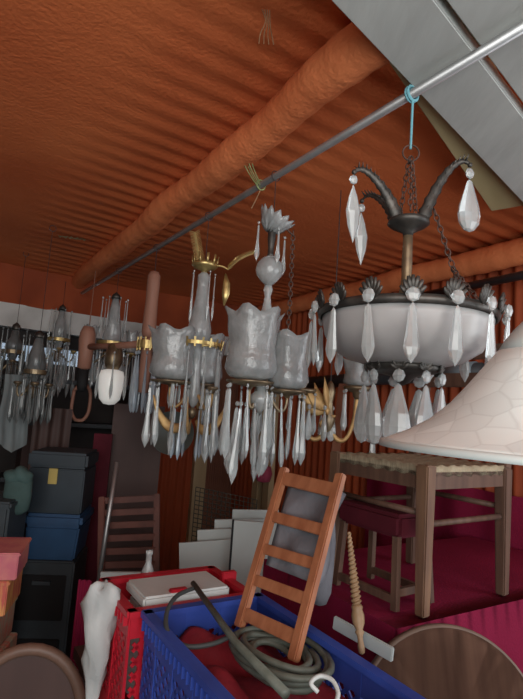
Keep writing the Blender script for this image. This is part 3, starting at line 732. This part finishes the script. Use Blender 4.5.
LEGH = .412
Fp, Lp, Rp = Z(422, 616, TZ), Z(341, 575, TZ), Z(489, 590, TZ)
e1, e2 = Lp-Fp, Rp-Fp
CYAW = .5*(atan2(e2.y, e2.x) + atan2(e1.y, e1.x)-pi/2); AW, BW = e1.length, e2.length
0 and print('chair', e1.length, e2.length, math.degrees(atan2(e1.y, e1.x)-atan2(e2.y, e2.x)), math.degrees(CYAW), Fp, TZ)
ch = thing('rush_seat_chair', 'brown wooden chair with woven rush seat standing on the crimson cloth', 'chair', (Fp.x, Fp.y, TZ), CYAW)
cor = {'F': (0, 0), 'L': (0, AW), 'R': (BW, 0), 'B': (BW, AW)}
for n_, (x, y) in cor.items():
    b = new(); back = n_ in 'RB'
    hh = LEGH+.01 if not back else LEGH
    bar(b, (x, y, 0), (x, y, hh), .032, .032, up=V((0, 1, 0)), w1=.044, h1=.044)
    if back: bar(b, (x, y, hh-.002), (x+.09, y, hh+.42), .040, .036, up=V((0, 1, 0)), w1=.028, h1=.028)
    o = obj('leg', b, 'wood_worn' if n_ in 'FL' else 'wood_chair', ch, bevel=.004)
b = new()
for z, w in ((LEGH-.035, .05),):
    bar(b, (0, .02, z), (0, AW-.02, z), .024, w); bar(b, (BW, .02, z), (BW, AW-.02, z), .024, w)
    bar(b, (.02, 0, z), (BW-.02, 0, z), .024, w); bar(b, (.02, AW, z), (BW-.02, AW, z), .024, w)
obj('seat_rail', b, 'wood_chair', ch)
for p0, p1 in (((0, .01, LEGH-.13), (0, AW-.01, LEGH-.13)), ((.01, 0, LEGH-.16), (BW-.01, 0, LEGH-.16)), ((.01, AW, LEGH-.16), (BW-.01, AW, LEGH-.16)), ((BW, .01, LEGH-.13), (BW, AW-.01, LEGH-.13))):
    b = new(); tube(b, [p0, p1], .0095, 10); obj('stretcher', b, 'wood_chair', ch, True)
b = new(); vs = []
for i in range(25):
    for j in range(25):
        u, v = i/24, j/24; d = min(u, 1-u, v, 1-v)
        vs.append(b.verts.new((-.012+(BW+.024)*u, -.012+(AW+.024)*v, LEGH+.008+.006*sin(i*2.0 if abs(u-.5) < abs(v-.5) else j*2.0)*.6-.012*min(1, d*4))))
for i in range(24):
    for j in range(24): b.faces.new((vs[i*25+j], vs[(i+1)*25+j], vs[(i+1)*25+j+1], vs[i*25+j+1]))
ex = bmesh.ops.extrude_face_region(b, geom=b.faces[:])
bmesh.ops.translate(b, verts=[v for v in ex['geom'] if isinstance(v, bmesh.types.BMVert)], vec=(0, 0, -.03))
obj('seat', b, 'rush', ch, True)
for z in (.60, .72, .83):
    x = BW+.09*(z-LEGH)/.42
    b = new(); bar(b, (x, .01, z), (x, AW-.01, z), .018, .055); obj('back_slat', b, 'wood_chair', ch, bevel=.003)

st = thing('low_stool', 'low wooden stool with maroon seat under the rush-seat chair', 'stool', Fp+Matrix.Rotation(CYAW, 3, 'Z') @ V((-.05, .05, 0)), CYAW)
b = new(); box(b, (.085, .13, .235), (.17, .26, .07)); obj('seat', b, 'maroon', st, bevel=.012)
for x in (.015, .155):
    for y in (.02, .24):
        b = new(); bar(b, (x*1.15-.013, y*1.1-.013, .001), (x, y, .205), .018, .020, up=V((0, 1, 0))); obj('leg', b, 'wood_chair', st)
for p0, p1 in (((.005, .01, .03), (.005, .25, .03)), ((.01, .01, .05), (.16, .01, .05)), ((.163, .01, .03), (.163, .25, .03))):
    b = new(); bar(b, p0, p1, .014, .022); obj('stretcher', b, 'wood_chair', st)

# round table with its top tipped upright
dR = .245
dc = P(452, 741, 1.29)
rt = thing('tilt_top_table', 'round brown plank table with its top tipped upright in front of the crimson cloth', 'table', (dc.x, dc.y, 0))
TR = Matrix.Translation((0, 0, dc.z)) @ Matrix.Rotation(radians(8), 4, 'Z') @ Matrix.Rotation(radians(74), 4, 'X')
b = new(); lathe(b, [(0, .013), (dR-.008, .013)], 72); o = obj('boards', b, 'disc', rt); o.matrix_local = TR
b = new(); lathe(b, [(dR-.010, .0122), (dR-.002, .011), (dR, .004), (dR, -.008), (dR-.003, -.012), (0, -.012)], 72); o = obj('edge', b, 'disc_edge', rt, True); o.matrix_local = TR
b = new(); lathe(b, [(0, .02), (.03, .03), (.035, .10), (.022, .16), (.026, .3), (.020, dc.z-.10), (.03, dc.z-.03), (0, dc.z-.02)], 18, (-.005, .034, 0)); obj('column', b, 'wood_chair', rt, True)
for a in (.3, 2.4, 4.5):
    b = new(); tube(b, bez([V((0, .034, .12)), V((.1*cos(a), .034+.1*sin(a), .12)), V((.2*cos(a), .034+.2*sin(a), .02))], 8), .014, 8); obj('foot', b, 'wood_chair', rt, True)

# white slat in front of the table edge
pA1, pB1 = P(334, 622, 1.34), P(393, 655, 1.22)
b = new(); bar(b, pA1, pB1, .010, .031); tag(obj('white_lath', b, 'panel', bevel=.002), 'short white painted lath lying slanted behind the tip of the turned spindle', 'lath')
# turned barley-twist spindle
s_top, s_bot = P(349, 532, 1.32), P(362, 655, 1.22)
sd = (s_bot-s_top); sl = sd.length
spn = thing('turned_spindle', 'honey coloured barley-twist wooden spindle leaning point down by the chair leg', 'spindle', s_bot)
spn.rotation_euler = (-sd).to_track_quat('Z', 'Y').to_euler()
b = new(); n = 110; pts = []; 
rings = []
for i in range(n+1):
    f = i/n; z = sl*(.38+.62*f); r0_ = .0105*(1-.62*f**1.6)
    ring = []
    for j in range(14):
        a = 2*pi*j/14; ring.append(b.verts.new((r0_*(1+.22*cos(2*a-f*sl*.62*620)) * cos(a), r0_*(1+.22*cos(2*a-f*sl*.62*620))*sin(a), z)))
    rings.append(ring)
for i in range(n):
    for j in range(14): b.faces.new((rings[i][j], rings[i][(j+1) % 14], rings[i+1][(j+1) % 14], rings[i+1][j]))
b.faces.new(rings[0][::-1]); b.faces.new(rings[-1]); obj('twist', b, 'spindle', spn, True)
b = new(); lathe(b, [(.0, 0), (.007, .004), (.008, .015), (.006, .03), (.007, sl*.14), (.011, sl*.17), (.008, sl*.19), (.014, sl*.24), (.015, sl*.30), (.012, sl*.345), (.014, sl*.365), (.010, sl*.385), (0, sl*.39)], 18); obj('turned_foot', b, 'spindle', spn, True)

# ------------------------------------------------------------------ crates on a low bench
CZ = 1.0; CH = .30
bc = Z(143, 611, CZ); bt, bs = ts(bc)                   # left corner of the blue crate rim
BL, BWd = .60, .335
def crate(label, m, t, s, wt, ls, z0, hgt, pitch=.034):
    root = thing('plastic_crate', label, 'crate', W(t+wt/2, s+ls/2, z0), YAW)
    def wall(p0, p1):
        p0, p1 = V(p0), V(p1); d = p1-p0; L = d.length; d.normalize(); b = new(); nrm = V((-d.y, d.x, 0))
        zl, zh = .05, hgt-.065
        H = zh-zl; n = int((L+H)/pitch)
        for sgn in (1, -1):
            for i in range(n+1):
                x0 = i*pitch-(H if sgn > 0 else 0); x1 = x0+sgn*H if sgn > 0 else x0-H
                za, zb_ = zl, zh; xa, xb = x0, x1
                # clip to wall
                def clip(xa, za, xb, zb_):
                    P_ = []
                    for (x, z), (xo, zo) in (((xa, za), (xb, zb_)), ((xb, zb_), (xa, za))):
                        if x < .012: f = (.012-x)/(xo-x) if xo != x else 2; x, z = .012, z+(zo-z)*f
                        elif x > L-.012: f = (L-.012-x)/(xo-x) if xo != x else 2; x, z = L-.012, z+(zo-z)*f
                        P_.append((x, z))
                    return P_
                if max(xa, xb) < .02 or min(xa, xb) > L-.02: continue
                (xa, za), (xb, zb_) = clip(xa, za, xb, zb_)
                if abs(xa-xb) < .008: continue
                bar(b, p0+d*xa+V((0, 0, za)), p0+d*xb+V((0, 0, zb_)), .004, .009, up=nrm.cross(V((xb-xa)*d+V((0, 0, zb_-za)))).normalized() if False else V((0, 0, 1)))
        box_c = (p0+p1)/2; Rm = Matrix.Rotation(atan2(d.y, d.x), 3, 'Z')
        box(b, box_c+V((0, 0, hgt-.036)), (L, .006, .06), Rm); box(b, box_c+V((0, 0, .027)), (L, .006, .05), Rm)
        for i in range(int(L/.10)+1):
            x = min(.006+i*.10, L-.006); box(b, p0+d*x+V((0, 0, hgt/2)), (.010, .008, hgt-.02), Rm)
        obj('lattice_wall', b, m, root)
    x, y = wt/2-.008, ls/2-.008
    wall((-x, -y, 0), (-x, y, 0)); wall((x, y, 0), (x, -y, 0)); wall((-x, y, 0), (x, y, 0)); wall((x, -y, 0), (-x, -y, 0))
    b = new()
    X, Y = wt/2, ls/2
    for c, s_ in (((-X+.008, 0), (.026, ls)), ((X-.008, 0), (.026, ls)), ((0, -Y+.008), (wt, .026)), ((0, Y-.008), (wt, .026))):
        box(b, (c[0], c[1], hgt-.007), (s_[0], s_[1], .014))
    n = int(ls/.022)                                     # stiffening nibs under the rim
    for i in range(n):
        yy = -Y+.02+i*(ls-.04)/max(n-1, 1); box(b, (-X-.001, yy, hgt-.026), (.012, .005, .024))
    obj('rim', b, m, root)
    b = new(); box(b, (0, 0, .005), (wt-.01, ls-.01, .010)); obj('bottom', b, m, root)
    return root
bn = thing('low_bench', 'low bench carrying the plastic crates', 'bench', W(bt+BWd/2, bs-.1, 0), YAW)
b = new(); box(b, (0, 0, CZ-CH-.02), (.36, 1.3, .036)); obj('bench_top', b, 'dark_brown', bn)
for x in (-.14, .14):
    for y in (-.6, .6): b = new(); box(b, (x, y, (CZ-CH-.04)/2), (.05, .05, CZ-CH-.04)); obj('leg', b, 'dark_brown', bn)
crate('blue plastic lattice crate in front, holding red cloth and a coiled hose', 'blue_plastic', bt, bs-BL, BWd, BL, CZ-CH+.001, CH)
crate('red plastic lattice crate behind the blue one, holding a white box', 'red_plastic', bt-.03, bs+.012, BWd+.02, .26, CZ-CH+.001, CH-.004)
# red cloth heap filling the blue crate
b = new(); nx, ny = 24, 40; top = []; 
X0, X1, Y0, Y1 = bt+.022, bt+BWd-.022, bs-BL+.022, bs-.022
random.seed(11); ph = [random.uniform(0, 6) for _ in range(8)]
def heap(u, v): return CZ-.085+.018*sin(u*9+ph[0]+3*sin(v*7))+.016*sin(v*17+ph[1]+2*u)+.010*sin(u*21+v*13)
rows = [[W(X0+(X1-X0)*i/nx, Y0+(Y1-Y0)*j/ny, heap(i/nx, j/ny)) for j in range(ny+1)] for i in range(nx+1)]
grid(b, rows)
ex = bmesh.ops.extrude_face_region(b, geom=b.faces[:])
for v in ex['geom']:
    if isinstance(v, bmesh.types.BMVert): v.co.z = CZ-CH+.014
tag(obj('red_cloth', b, 'red_cloth', smooth=True), 'red cloth heaped inside the blue crate', 'cloth')
# hose coil
hc = Z(297, 655, CZ-.045)-BX*.055
b = new(); pts = []
random.seed(5)
for i in range(6*22):
    a = 2*pi*i/22; turn = i/22; r = .052+.010*turn+.004*sin(a*1.3+turn)
    loc = V((r*.86*cos(a), r*1.35*sin(a), .010*(turn % 3)-.004+.008*sin(a+turn*1.7)))
    pts.append(hc+RZ @ loc)
0 and print('hose t', min(ts(p)[0] for p in pts), max(ts(p)[0] for p in pts), 's', min(ts(p)[1] for p in pts), max(ts(p)[1] for p in pts), 'crate', bt, bt+BWd, bs-BL, bs)
tube(b, pts, .0075, 8)
tag(obj('coiled_hose', b, 'hose', smooth=True), 'grey green hose coiled up in the front of the blue crate', 'hose')
b = new(); p = smoothpts([P(318, 692, .98), P(311, 683, .985), P(320, 676, 1.0), P(332, 680, .99), P(338, 692, .97), P(336, 703, .95)], 6)
tube(b, p, .0042, 8); tag(obj('white_cable', b, 'white_plastic', smooth=True), 'short loop of white cable lying on the coiled hose', 'cable')
b = new(); p = smoothpts([P(194, 588, 1.40), P(177, 596, 1.34), P(167, 612, 1.27), P(168, 632, 1.20), P(185, 646, 1.18), P(212, 644, 1.20), P(235, 634, 1.24)], 7)
tube(b, p, .0055, 8); tag(obj('black_cord', b, 'cord', smooth=True), 'dark cord looped over the left rim of the blue crate', 'cord')
b = new(); p = [P(193, 583, 1.42), P(236, 643, 1.17), P(286, 694, .99)]
tube(b, p, [.007, .0085, .0095], 10); tag(obj('wooden_stick', b, 'hose', smooth=True), 'long grey green stick lying diagonally across the blue crate', 'stick')
# things in the red crate
rc_t, rc_s = bt-.03, bs+.012
b = new(); box(b, (0, 0, .045), (.23, .13, .25)); wb = thing('white_box', 'white polystyrene box lying in the red crate', 'box', W(rc_t+.175, rc_s+.115, CZ-.19), YAW)
obj('box_body', b, 'white_plastic', wb, bevel=.01)
b = new(); box(b, (0, 0, .185), (.25, .15, .03)); obj('lid', b, 'white_plastic', wb, bevel=.006)
for (px, py, Y, lab) in ((228, 578, 1.60, 'red plastic grip standing at the right end of the red crate'), (178, 596, 1.42, 'red plastic grip in front of the white box')):
    q = P(px, py, Y); b = new(); box(b, (0, 0, 0), (.05, .02, .04)); bar(b, (-.02, 0, -.015), (-.02, 0, -.10), .012, .012, up=V((0, 1, 0))); bar(b, (.02, 0, -.015), (.02, 0, -.10), .012, .012, up=V((0, 1, 0)))
    tag(obj('red_grip', b, 'red_plastic', loc=q, rotz=YAW, bevel=.003), lab, 'grip')
q = P(148, 568, 1.62); b = new(); lathe(b, [(0, -.22), (.02, -.22), (.021, -.02), (.016, .0), (.009, .015), (.009, .04), (.011, .042), (.011, .052), (0, .053)], 18)
tag(obj('clear_bottle', b, 'shade_glass', smooth=True, loc=q), 'small clear glass bottle behind the red crate', 'bottle')
# white bag hanging at the crate's left corner
q = P(100, 622, 1.38); b = new()
def wobb(r, z, a): return r*(1+.22*sin(2*a+z*34)+.16*sin(3*a-z*52)+.07*sin(7*a+z*90)), .010*sin(3*a+z*40)
lathe(b, [(.0, .088), (.022, .092), (.036, .082), (.040, .05), (.038, .0), (.033, -.04), (.032, -.09), (.022, -.13), (.014, -.17), (.008, -.20), (.005, -.26), (0, -.265)], 36, (0, 0, 0), wobb, sy=.7)
bag = tag(obj('plastic_bag', b, 'bag', smooth=True, loc=q), 'crumpled white plastic bag hanging beside the red crate', 'bag')

# ------------------------------------------------------------------ ladder-back frame, cushion, batten
lb = {}
BLp, BRp, TLp, TRp = P(239, 627, 1.33), P(293, 661, 1.17), P(285, 468, 1.47), P(341, 474, 1.31)
lad = thing('ladder_back_frame', 'reddish wooden ladder-like chair frame with five rungs leaning in the blue crate', 'chair frame', BLp)
nrm = (BRp-BLp).cross(TLp-BLp).normalized()
for a, c in ((BLp, TLp), (BRp, TRp)):
    b = new(); bar(b, a-BLp, c-BLp, .026, .020, up=nrm); obj('rail', b, 'wood_red', lad, bevel=.003)
for (x0, y0, x1, y1, w) in ((285, 478, 334, 491, .036), (278, 516, 323, 531, .028), (270, 548, 312, 565, .026), (260, 579, 302, 600, .027), (249, 613, 291, 639, .030)):
    def inter(a, c, y):
        lo, hi = 0., 1.
        for _ in range(30):
            m_ = (lo+hi)/2
            if proj(a.lerp(c, m_))[1] > y: lo = m_
            else: hi = m_
        return a.lerp(c, lo)
    b = new(); bar(b, inter(BLp, TLp, y0)-BLp, inter(BRp, TRp, y1)-BLp, .012, w, up=(TLp-BLp).normalized()); obj('rung', b, 'wood_red', lad, bevel=.002)
# grey felt pad behind the upper rungs
o_ = -nrm if nrm.y < 0 else nrm
f0 = lambda u, v: (BLp.lerp(BRp, u)).lerp(TLp.lerp(TRp, u), v)+o_*.022
b = new(); rows = [[f0(.04+.88*i/10, .38+.54*j/12)+o_*(.012*sin(i*.8)*sin(j*.6)) for j in range(13)] for i in range(11)]
grid(b, rows); ex = bmesh.ops.extrude_face_region(b, geom=b.faces[:]); bmesh.ops.translate(b, verts=[v for v in ex['geom'] if isinstance(v, bmesh.types.BMVert)], vec=o_*.025)
tag(obj('grey_pad', b, 'grey_cloth', smooth=True), 'grey felt pad behind the upper rungs of the ladder-back frame', 'pad')
# grey cloth hanging under
b = new(); q = P(322, 560, 1.5); lathe(b, [(.01, .16), (.03, .12), (.036, .05), (.034, -.02), (.03, -.09), (.018, -.12), (0, -.125)], 24, (0, 0, 0), lambda r, z, a: (r*(1+.12*sin(3*a)), 0), sy=.5)
tag(obj('grey_cloth', b, 'grey_cloth', smooth=True, loc=q), 'grey cloth bundle hanging between ladder-back frame and chair leg', 'cloth')
b = new(); bar(b, P(326, 543, 2.06), P(343, 384, 2.16), .034, .02); tag(obj('wooden_batten', b, 'wood_dim', bevel=.003), 'upright reddish batten rising beside the chair leg behind the ladder-back frame', 'batten')

# ------------------------------------------------------------------ white panels behind the crates, net, pink cloth
pan = [(186, 240, 540, 2.05), (203, 253, 529, 2.10), (221, 263, 520, 2.15), (240, 274, 511, 2.2), (236, 290, 522, 2.0)]
labs = ['lowest white board at the left of the leaning stack', 'second white board from the left in the leaning stack', 'third white board from the left in the leaning stack', 'tallest white board in the leaning stack', 'white board with dark edge at the right of the leaning stack']
wid = [.26, .24, .22, .20, .16]
for i, (x0, x1, y, Y) in enumerate(pan):
    q = P((x0+x1)/2, y, Y); hgt = q.z; q = q-V((hgt*math.tan(radians(-6+i*1.5)), 0, 0))
    b = new(); box(b, (0, 0, hgt/2), (wid[i], .012, hgt)); R_ = Matrix.Rotation(radians(-3), 4, 'X') @ Matrix.Rotation(radians(6-2*i), 4, 'Y')
    if i == 4:
        root = thing('white_board', labs[i], 'board', (q.x-.03, q.y, 0), YAW-.55, 'white boards leaning behind the crates')
        obj('sheet', b, 'panel', root); b = new(); box(b, (-wid[i]/2-.004, 0, hgt/2), (.008, .018, hgt)); o = obj('edge_strip', b, 'black', root); o['label'] = 'dark edge strip'
    else:
        o = tag(obj('white_board', b, 'panel', loc=(q.x, q.y, 0), rotz=YAW*.4), labs[i], 'board', 'white boards leaning behind the crates')
        o.rotation_euler = (radians(-2), radians(-6+i*1.5), .15)
# wide low panel at left
q = P(146, 572, 1.95); b = new(); box(b, (0, 0, q.z/2), (.32, .012, q.z)); o = tag(obj('white_board', b, 'panel', loc=(q.x, q.y, 0), rotz=.2), 'low wide white board behind the red crate, left of the leaning stack', 'board', 'white boards leaning behind the crates')
# net
nb = new(); c00, c10 = P(196, 487, 2.75), P(257, 500, 2.75); dz = c10.z-.02
for i in range(15):
    p = c00.lerp(c10, i/14); tube(nb, [p, p-V((0, 0, dz))], .0022, 4)
for j in range(46): tube(nb, [c00-V((0, 0, dz*j/45)), c10-V((0, 0, dz*j/45))], .0022, 4)
tag(obj('wire_net', nb, 'net'), 'dark wire net standing behind the white boards between the pale posts', 'net')
q = on_t(264, 474, TW-.12); b = new(); lathe(b, [(0, .07), (.05, .06), (.065, .0), (.05, -.06), (0, -.07)], 20, (0, 0, 0), lambda r, z, a: (r*(1+.12*sin(4*a)), 0), sy=.6)
tag(obj('magenta_cloth', b, 'pink_cloth', smooth=True, loc=q), 'bunched pink cloth tied to the pale posts', 'cloth')
q = on_t(261, 523, TW-.12); b = new(); lathe(b, [(0, .05), (.03, .04), (.035, 0), (.03, -.05), (0, -.06)], 16, (0, 0, 0), lambda r, z, a: (r*(1+.12*sin(4*a)), 0), sy=.6)
tag(obj('magenta_cloth', b, 'pink_cloth', smooth=True, loc=q), 'small pink cloth low on the posts above the white boards', 'cloth')
# dark round dish hanging
q = P(172, 433, 3.0); b = new(); lathe(b, [(0, -.012), (.11, -.010), (.125, .012), (.128, .012), (.115, -.02), (0, -.022)], 36)
o = tag(obj('round_dish', b, 'pan', smooth=True, loc=q), 'dark grey round dish hanging behind the drops of the brass chandelier', 'dish'); o.rotation_euler = (radians(80), 0, .2)

# ------------------------------------------------------------------ left: stacked boxes and furniture
def at_floor(px, Y): q = P(px, 560, Y); return q
Yk = 2.45; kx = lambda px, Y: px*Y*1.02/FPX
def zrow(px, y, Y): return P(px, y, Y).z
cx = P(56, 540, Yk).x-.062
z3, z2, z1, z0_ = zrow(56, 452, Yk), zrow(58, 515, Yk), zrow(58, 563, Yk), 0.
gd = thing('drawer_unit', 'slate grey plastic drawer unit at the bottom of the stack under the blue bin', 'drawer unit', (cx, Yk+.16, 0), .12)
b = new(); box(b, (0, 0, z1/2), (.27, .30, z1)); obj('case', b, 'slate', gd, bevel=.008)
for i in range(3):
    zc = z1-.16-.28*i
    b = new(); box(b, (0, -.152, zc), (.21, .012, .20)); d = obj('drawer', b, 'black', gd, bevel=.004)
    b = new(); box(b, (0, -.166, zc+.07), (.08, .018, .016)); obj('handle', b, 'slate', d)
bb_ = thing('blue_bin', 'blue plastic bin in the middle of the dark stack at left', 'bin', (cx+.015, Yk+.16, z1), .12)
b = new(); hb = z2-z1
bar(b, (0, 0, 0), (0, 0, hb*.72), .22, .26, up=V((0, 1, 0)), w1=.245, h1=.28); obj('bin_body', b, 'blue_bin', bb_, bevel=.008)
b = new(); box(b, (0, 0, hb*.85), (.265, .30, hb*.28)); obj('lid', b, 'blue_bin', bb_, bevel=.015)
nc = thing('navy_chest', 'dark navy chest with small gold tag on top of the stack at left', 'chest', (cx+.005, Yk+.16, z2), .12)
hn = z3-z2
b = new(); box(b, (0, 0, hn*.36), (.26, .28, hn*.72)); obj('chest_body', b, 'navy', nc, bevel=.006)
b = new(); box(b, (0, 0, hn*.86), (.275, .295, hn*.26)); obj('lid', b, 'navy', nc, bevel=.012)
b = new(); box(b, (-.015, -.1425, hn*.60), (.040, .006, .072)); o = obj('tag', b, 'gold_label', nc); o['label'] = 'gold tag'
# teal bundle beside chest
q = P(20, 474, 2.26); b = new(); ball(b, (0, 0, -.01), .048, 18, (1.35, .8, .8))
for v in b.verts: v.co += v.co.normalized()*.008*sin(v.co.x*90+v.co.z*60)
lathe(b, [(0, -.02), (.058, -.03), (.060, -.10), (.055, -.15), (.03, -.17), (0, -.175)], 18, sy=.7)
tag(obj('teal_bundle', b, 'teal', smooth=True, loc=q), 'pale teal cloth bundle hanging left of the navy chest', 'bundle')
# pale cloth hanging from the far rail
q = P(20, 375, 2.9); b = new(); rows = []
for i in range(31):
    u = i/30; rows.append([V((-.085+.17*u, (.006*sin(u*17)), -.44*j/8*(1-.12*abs(u-.5)*2)))+V((0, .01*sin(j), 0)) for j in range(9)])
grid(b, rows); tag(obj('hanging_cloth', b, 'pale_cloth', smooth=True, loc=q), 'pale grey cloth hanging at far left above the teal bundle', 'cloth')
q = P(52, 408, 3.0); b = new(); rows = []
for i in range(25):
    u = i/24; rows.append([V((-.10+.22*u, .010*sin(u*20), -.38*j/8)) for j in range(9)])
grid(b, rows); tag(obj('hanging_cloth', b, 'dark_brown', smooth=True, loc=q), 'dim brown cloth hanging behind the navy chest', 'cloth')
# shelf behind, dark slats
q = W(.55, 4.165, 0)
sh = thing('shelf_rack', 'dark open shelf rack standing against the far wall', 'shelf', (q.x, q.y, 0), YAW)
for x in (-.75, 0, .75):
    b = new(); box(b, (x, 0, .85), (.05, .26, 1.7)); obj('upright', b, 'dark_brown', sh)
for z in (.4, .9, 1.3, 1.62):
    b = new(); box(b, (0, 0, z), (1.5, .28, .03)); obj('shelf_board', b, 'slate', sh)
# grey box far left
q = P(4, 500, 2.2); b = new(); box(b, (0, 0, q.z/2), (.24, .25, q.z)); gb = thing('grey_box', 'dark grey plastic box at the left edge beside the navy chest', 'box', (q.x-.085, q.y+.06, 0), .12)
obj('box_body', b, 'slate', gb, bevel=.01); b = new(); box(b, (0, 0, q.z-.012), (.255, .265, .03)); obj('lid', b, 'slate', gb, bevel=.008)
# colourful printed boxes in the left foreground
ye = 1.55
zz0 = 0.; spec = [(705, 664, 'green_print', .13, 'patterned green and red box at the bottom of the bright pile at left'), (664, 622, 'green_print', .12, 'patterned pale box in the middle of the bright pile at left'), (622, 585, 'yellow_print', .135, 'yellow printed box second from top of the bright pile at left'), (585, 556, 'pink_box', .15, 'pink box on top of the bright pile at left')]
for i, (ya, yb, m, w, lab) in enumerate(spec):
    za = 0. if i == 0 else zrow(10, ya, ye)+.001; zb_ = zrow(10, yb, ye); q = P(10, 600, ye)
    root = thing('printed_box', lab, 'box', (q.x-.125+(w-.14)*.5, q.y+.1, za), .10+.05*i, 'bright boxes piled at left')
    b = new(); box(b, (0, 0, (zb_-za)*.45), (w+.04, .18, (zb_-za)*.9)); obj('carton', b, m, root, bevel=.003)
    b = new(); box(b, (0, 0, (zb_-za)*.93), (w+.05, .19, (zb_-za)*.135)); obj('lid', b, m, root, bevel=.003)
# brown bentwood arched seat back
q = P(24, 700, 1.45); ar = thing('arched_chair_back', 'dark round-topped chair back with brown bentwood rim in the lower left', 'chair', (q.x, q.y, 0), .25)
zc = q.z-.06; rr = .15
pts = [V((-rr, 0, 0.0))]+[V((-rr, 0, zc*.5))]+[V((rr*cos(a), 0, zc+rr*1.25*sin(a))) for a in [pi-pi*i/18 for i in range(19)]]+[V((rr, 0, zc*.5)), V((rr, 0, 0))]
b = new(); tube(b, pts, .016, 10); obj('bentwood_rim', b, 'brown_rim', ar, True)
b = new(); ring = [b.verts.new(p*1.0) for p in pts[2:-2]]; f = b.faces.new(ring); e = bmesh.ops.extrude_face_region(b, geom=[f]); bmesh.ops.translate(b, verts=[v for v in e['geom'] if isinstance(v, bmesh.types.BMVert)], vec=(0, .012, 0)); obj('back_panel', b, 'dark_brown', ar)
# folded slatted chair
fa, fb, fc, fd = P(102, 497, 2.55), P(157, 494, 2.65), P(100, 640, 2.35), P(156, 640, 2.45)
fcx = thing('folded_slat_chair', 'folded brown wooden chair with horizontal slats leaning in the dark corner', 'chair', V((fc.x, fc.y, fc.z)))
for a, c in ((fa, fc), (fb, fd)):
    e = a+(c-a)*((a.z-.0)/(a.z-c.z)); b = new(); bar(b, a-fcx.location, e-fcx.location, .030, .022, up=V((0, 1, 0))); obj('rail', b, 'fold_wood', fcx, bevel=.003)
for i in range(11):
    f = .03+i*.095; b = new(); bar(b, fa.lerp(fc, f)-fcx.location, fb.lerp(fd, f)-fcx.location, .012, .030); obj('slat', b, 'fold_wood', fcx, bevel=.002)
# brown board standing behind it, pale stick
q = P(140, 405, 3.1); b = new(); box(b, (0, 0, q.z/2), (.30, .03, q.z)); o = tag(obj('brown_board', b, 'dark_brown', loc=(q.x, q.y, 0), rotz=.3), 'tall dark brown board standing behind the folded slat chair', 'board')
q = P(88, 430, 3.2); b = new(); box(b, (0, 0, q.z/2), (.10, .04, q.z)); tag(obj('maroon_board', b, 'maroon', loc=(P(92, 520, 2.9).x, 2.95, 0), rotz=.2), 'narrow maroon board standing right of the blue stack', 'board')
b = new(); tube(b, [P(117, 462, 2.5), P(108, 520, 2.45), P(96, 600, 2.38)], [.010, .011, .011], 10); tag(obj('pale_stick', b, 'steel', smooth=True), 'pale metal stick leaning across the folded slat chair', 'stick')
b = new(); rows = []
q = P(84, 580, 1.95)
for i in range(13):
    u = i/12; rows.append([V((-.02+.05*u, .006*sin(u*18), -(q.z-.01)*j/8)) for j in range(9)])
grid(b, rows); tag(obj('crimson_strip', b, 'crimson', smooth=True, loc=q), 'narrow crimson cloth strip hanging left of the white plastic bag', 'cloth')

# ------------------------------------------------------------------ light
w = bpy.data.worlds.new('world'); SC.world = w; w.use_nodes = True
nt = w.node_tree; bg = nt.nodes['Background']
sky = nt.nodes.new('ShaderNodeTexSky'); sky.sky_type = 'HOSEK_WILKIE'; sky.turbidity = 8; sky.sun_direction = (-.3, -.5, .8)
mixn = nt.nodes.new('ShaderNodeMixRGB'); mixn.inputs['Fac'].default_value = .75; mixn.inputs['Color2'].default_value = (.80, .88, 1.0, 1)
nt.links.new(sky.outputs['Color'], mixn.inputs['Color1']); nt.links.new(mixn.outputs['Color'], bg.inputs['Color'])
bg.inputs['Strength'].default_value = .85
def area(name, loc, target, sx, sy, e, col):
    l = bpy.data.lights.new(name, 'AREA'); l.shape = 'RECTANGLE'; l.size = sx; l.size_y = sy; l.energy = e; l.color = col
    o = bpy.data.objects.new(name, l); COL.objects.link(o); o.location = loc
    o.rotation_euler = (V(target)-V(loc)).to_track_quat('-Z', 'Y').to_euler(); return o
area('daylight_from_open_front', W(-.45, -1.05, 1.65), W(.8, 2.2, 1.65), 2.6, 1.4, 56, (1.0, 1.0, .96))
area('daylight_from_right_side', W(2.2, -.3, 1.6), W(.4, 1.8, 1.7), 1.0, 1.2, 12, (.95, .98, 1.0))
SC.view_settings.view_transform = 'Standard'
SC.view_settings.exposure = 0.0
